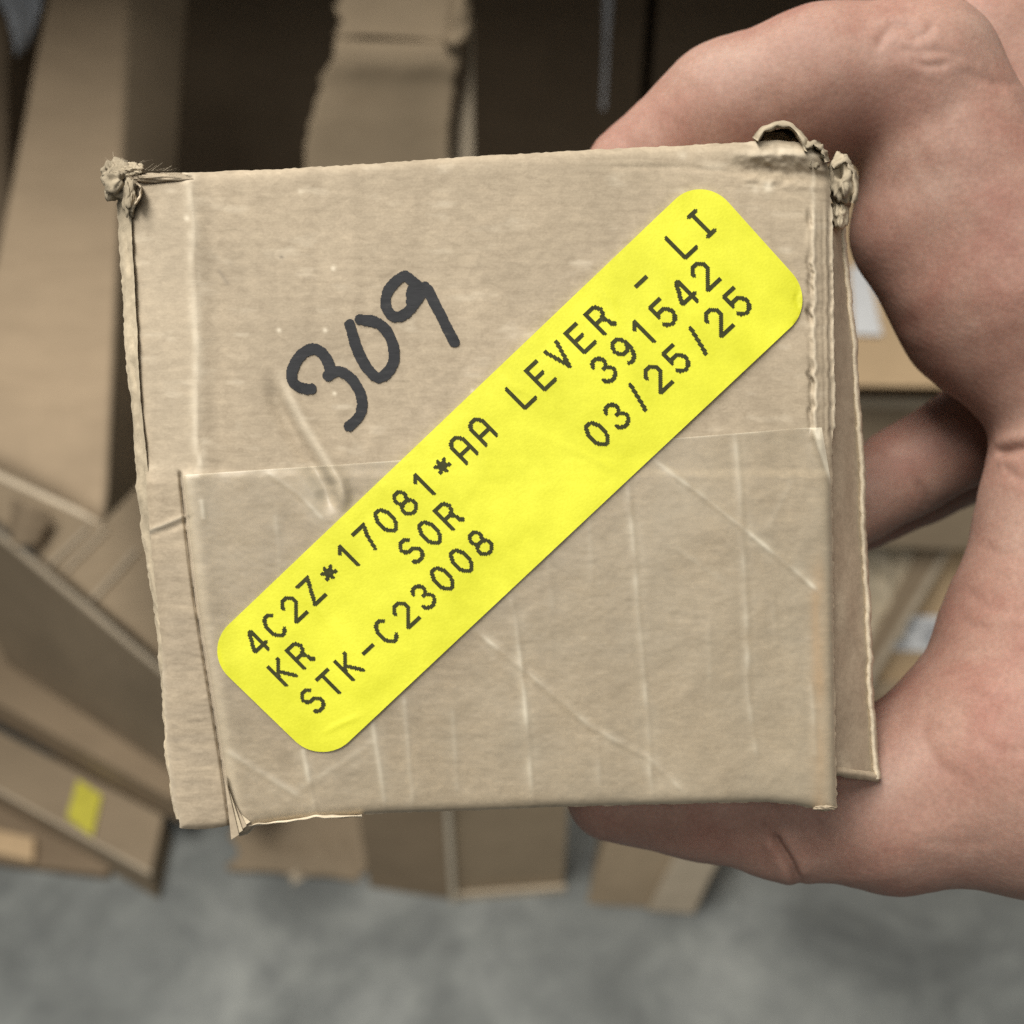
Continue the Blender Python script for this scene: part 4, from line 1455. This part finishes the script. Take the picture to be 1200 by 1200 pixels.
HV = laplace(HV, HF, 6)
_p = HV[HF]
_vol = np.einsum('ij,ij->i', _p[:, 0], np.cross(_p[:, 1], _p[:, 2])).sum() + np.einsum('ij,ij->i', _p[:, 0], np.cross(_p[:, 2], _p[:, 3])).sum()
if _vol > 0:                                   # camera space is left-handed: flip so that world normals face out
    HF = HF[:, ::-1].copy()
HC = cs(1130, 560, 19.5)
camM = np.array([list(RGT), list(UPV), list(FWD)])      # rows; camera cm -> world m


def to_world(Vc):
    return np.array(CAM) + (Vc @ camM) * 0.01


hand_org = to_world(HC[None])[0]
me = bpy.data.meshes.new("hand")
me.from_pydata((to_world(HV) - hand_org).tolist(), [], HF.tolist())
ob = bpy.data.objects.new("hand", me)
link(ob)
md_ = ob.modifiers.new("s", 'SUBSURF')
md_.levels = md_.render_levels = 1
dg = bpy.context.evaluated_depsgraph_get()
me2 = bpy.data.meshes.new_from_object(ob.evaluated_get(dg))
ob.modifiers.clear()
ob.data = me2
bpy.data.meshes.remove(me)
me2.name = "hand"
n_ = len(me2.vertices)
co = np.empty(n_ * 3, np.float32)
me2.vertices.foreach_get("co", co)
no = np.empty(n_ * 3, np.float32)
me2.vertices.foreach_get("normal", no)
co, no = co.reshape(-1, 3).astype(float), no.reshape(-1, 3).astype(float)
cc = (co + hand_org - np.array(CAM)) @ camM.T * 100      # camera cm
hx, hy, hd = 600 + cc[:, 0] / cc[:, 2] * F, 600 - cc[:, 1] / cc[:, 2] * F, cc[:, 2]
facing = np.clip(-(no @ np.array(FWD)) * 2 + .6, 0, 1)
near = hd < 20.6
disp = np.zeros(n_)
cmask = np.zeros(n_)
# (polyline, half width px, depth cm)
CRE = [
    ([(903, 975), (915, 995), (928, 1015), (938, 1038)], 5, .10), ([(890, 960), (896, 985)], 5, .03), ([(948, 985), (958, 1012)], 6, .03),
    ([(1082, 42), (1064, 30), (1046, 30), (1034, 44), (1026, 62)], 6, .055), ([(1070, 12), (1050, 6), (1036, 14)], 5, .035),
    ([(1094, 26), (1086, 40), (1066, 46)], 5, .05), ([(1060, 70), (1090, 78), (1118, 74)], 5, .04),
    ([(1048, 58), (1070, 62), (1100, 60), (1140, 72)], 6, .04), ([(1120, 80), (1160, 96), (1200, 100)], 6, .03),
    ([(1165, 532), (1185, 528), (1215, 522)], 6, .10), ([(1172, 540), (1192, 560), (1220, 566)], 6, .04),
    ([(1128, 690), (1160, 712), (1205, 716)], 6, .03), ([(1118, 728), (1160, 738), (1210, 732)], 6, .03), ([(1150, 640), (1180, 650), (1210, 640)], 6, .025),
    ([(1090, 830), (1082, 865), (1100, 895), (1135, 920)], 8, .045), ([(1120, 800), (1160, 820), (1210, 815)], 7, .03),
    ([(1140, 860), (1175, 880), (1215, 880)], 7, .03), ([(1060, 880), (1045, 905)], 7, .02),
    ([(1080, 985), (1120, 990), (1165, 985)], 7, .02),
    ([(1072, 560), (1084, 582), (1086, 596)], 6, .06),
]
for pts, w, dpt in CRE:
    m = (np.abs(hx - np.mean([p_[0] for p_ in pts])) < 120) & (np.abs(hy - np.mean([p_[1] for p_ in pts])) < 120)
    d, sd, tt = poly_dist(hx[m], hy[m], pts)
    en = sstep(0, .2, tt) * (1 - sstep(.8, 1, tt)) * .8 + .2
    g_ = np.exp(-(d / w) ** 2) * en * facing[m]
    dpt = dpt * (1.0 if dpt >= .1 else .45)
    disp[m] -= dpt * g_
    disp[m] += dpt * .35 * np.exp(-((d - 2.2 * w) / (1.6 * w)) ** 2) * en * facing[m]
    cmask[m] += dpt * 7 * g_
# soft tendons / pads
for k_ in range(0, n_, 200000):
    pass
q1 = fbm(cc[:, 0] * 1.1 + cc[:, 2] * .7, cc[:, 1] * 1.1 + 4, 2)
disp += .028 * q1
q2 = vnoise(cc[:, 0] * 6 + 3 * cc[:, 1], cc[:, 1] * 2.2 + cc[:, 2] * 2)
disp += .006 * q2
co2 = co + no * (disp * .01)[:, None]
me2.vertices.foreach_set("co", co2.astype(np.float32).ravel())
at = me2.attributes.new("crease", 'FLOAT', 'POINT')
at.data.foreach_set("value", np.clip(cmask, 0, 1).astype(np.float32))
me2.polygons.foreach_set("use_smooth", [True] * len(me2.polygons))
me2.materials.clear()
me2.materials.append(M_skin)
me2.update()
ob.location = hand_org
tag(ob, "bare hand gripping the box from the right, fingers over the top and thumb underneath", "hand")

S.cycles.use_denoising = False
S.cycles.max_bounces = 8
S.cycles.transparent_max_bounces = 12
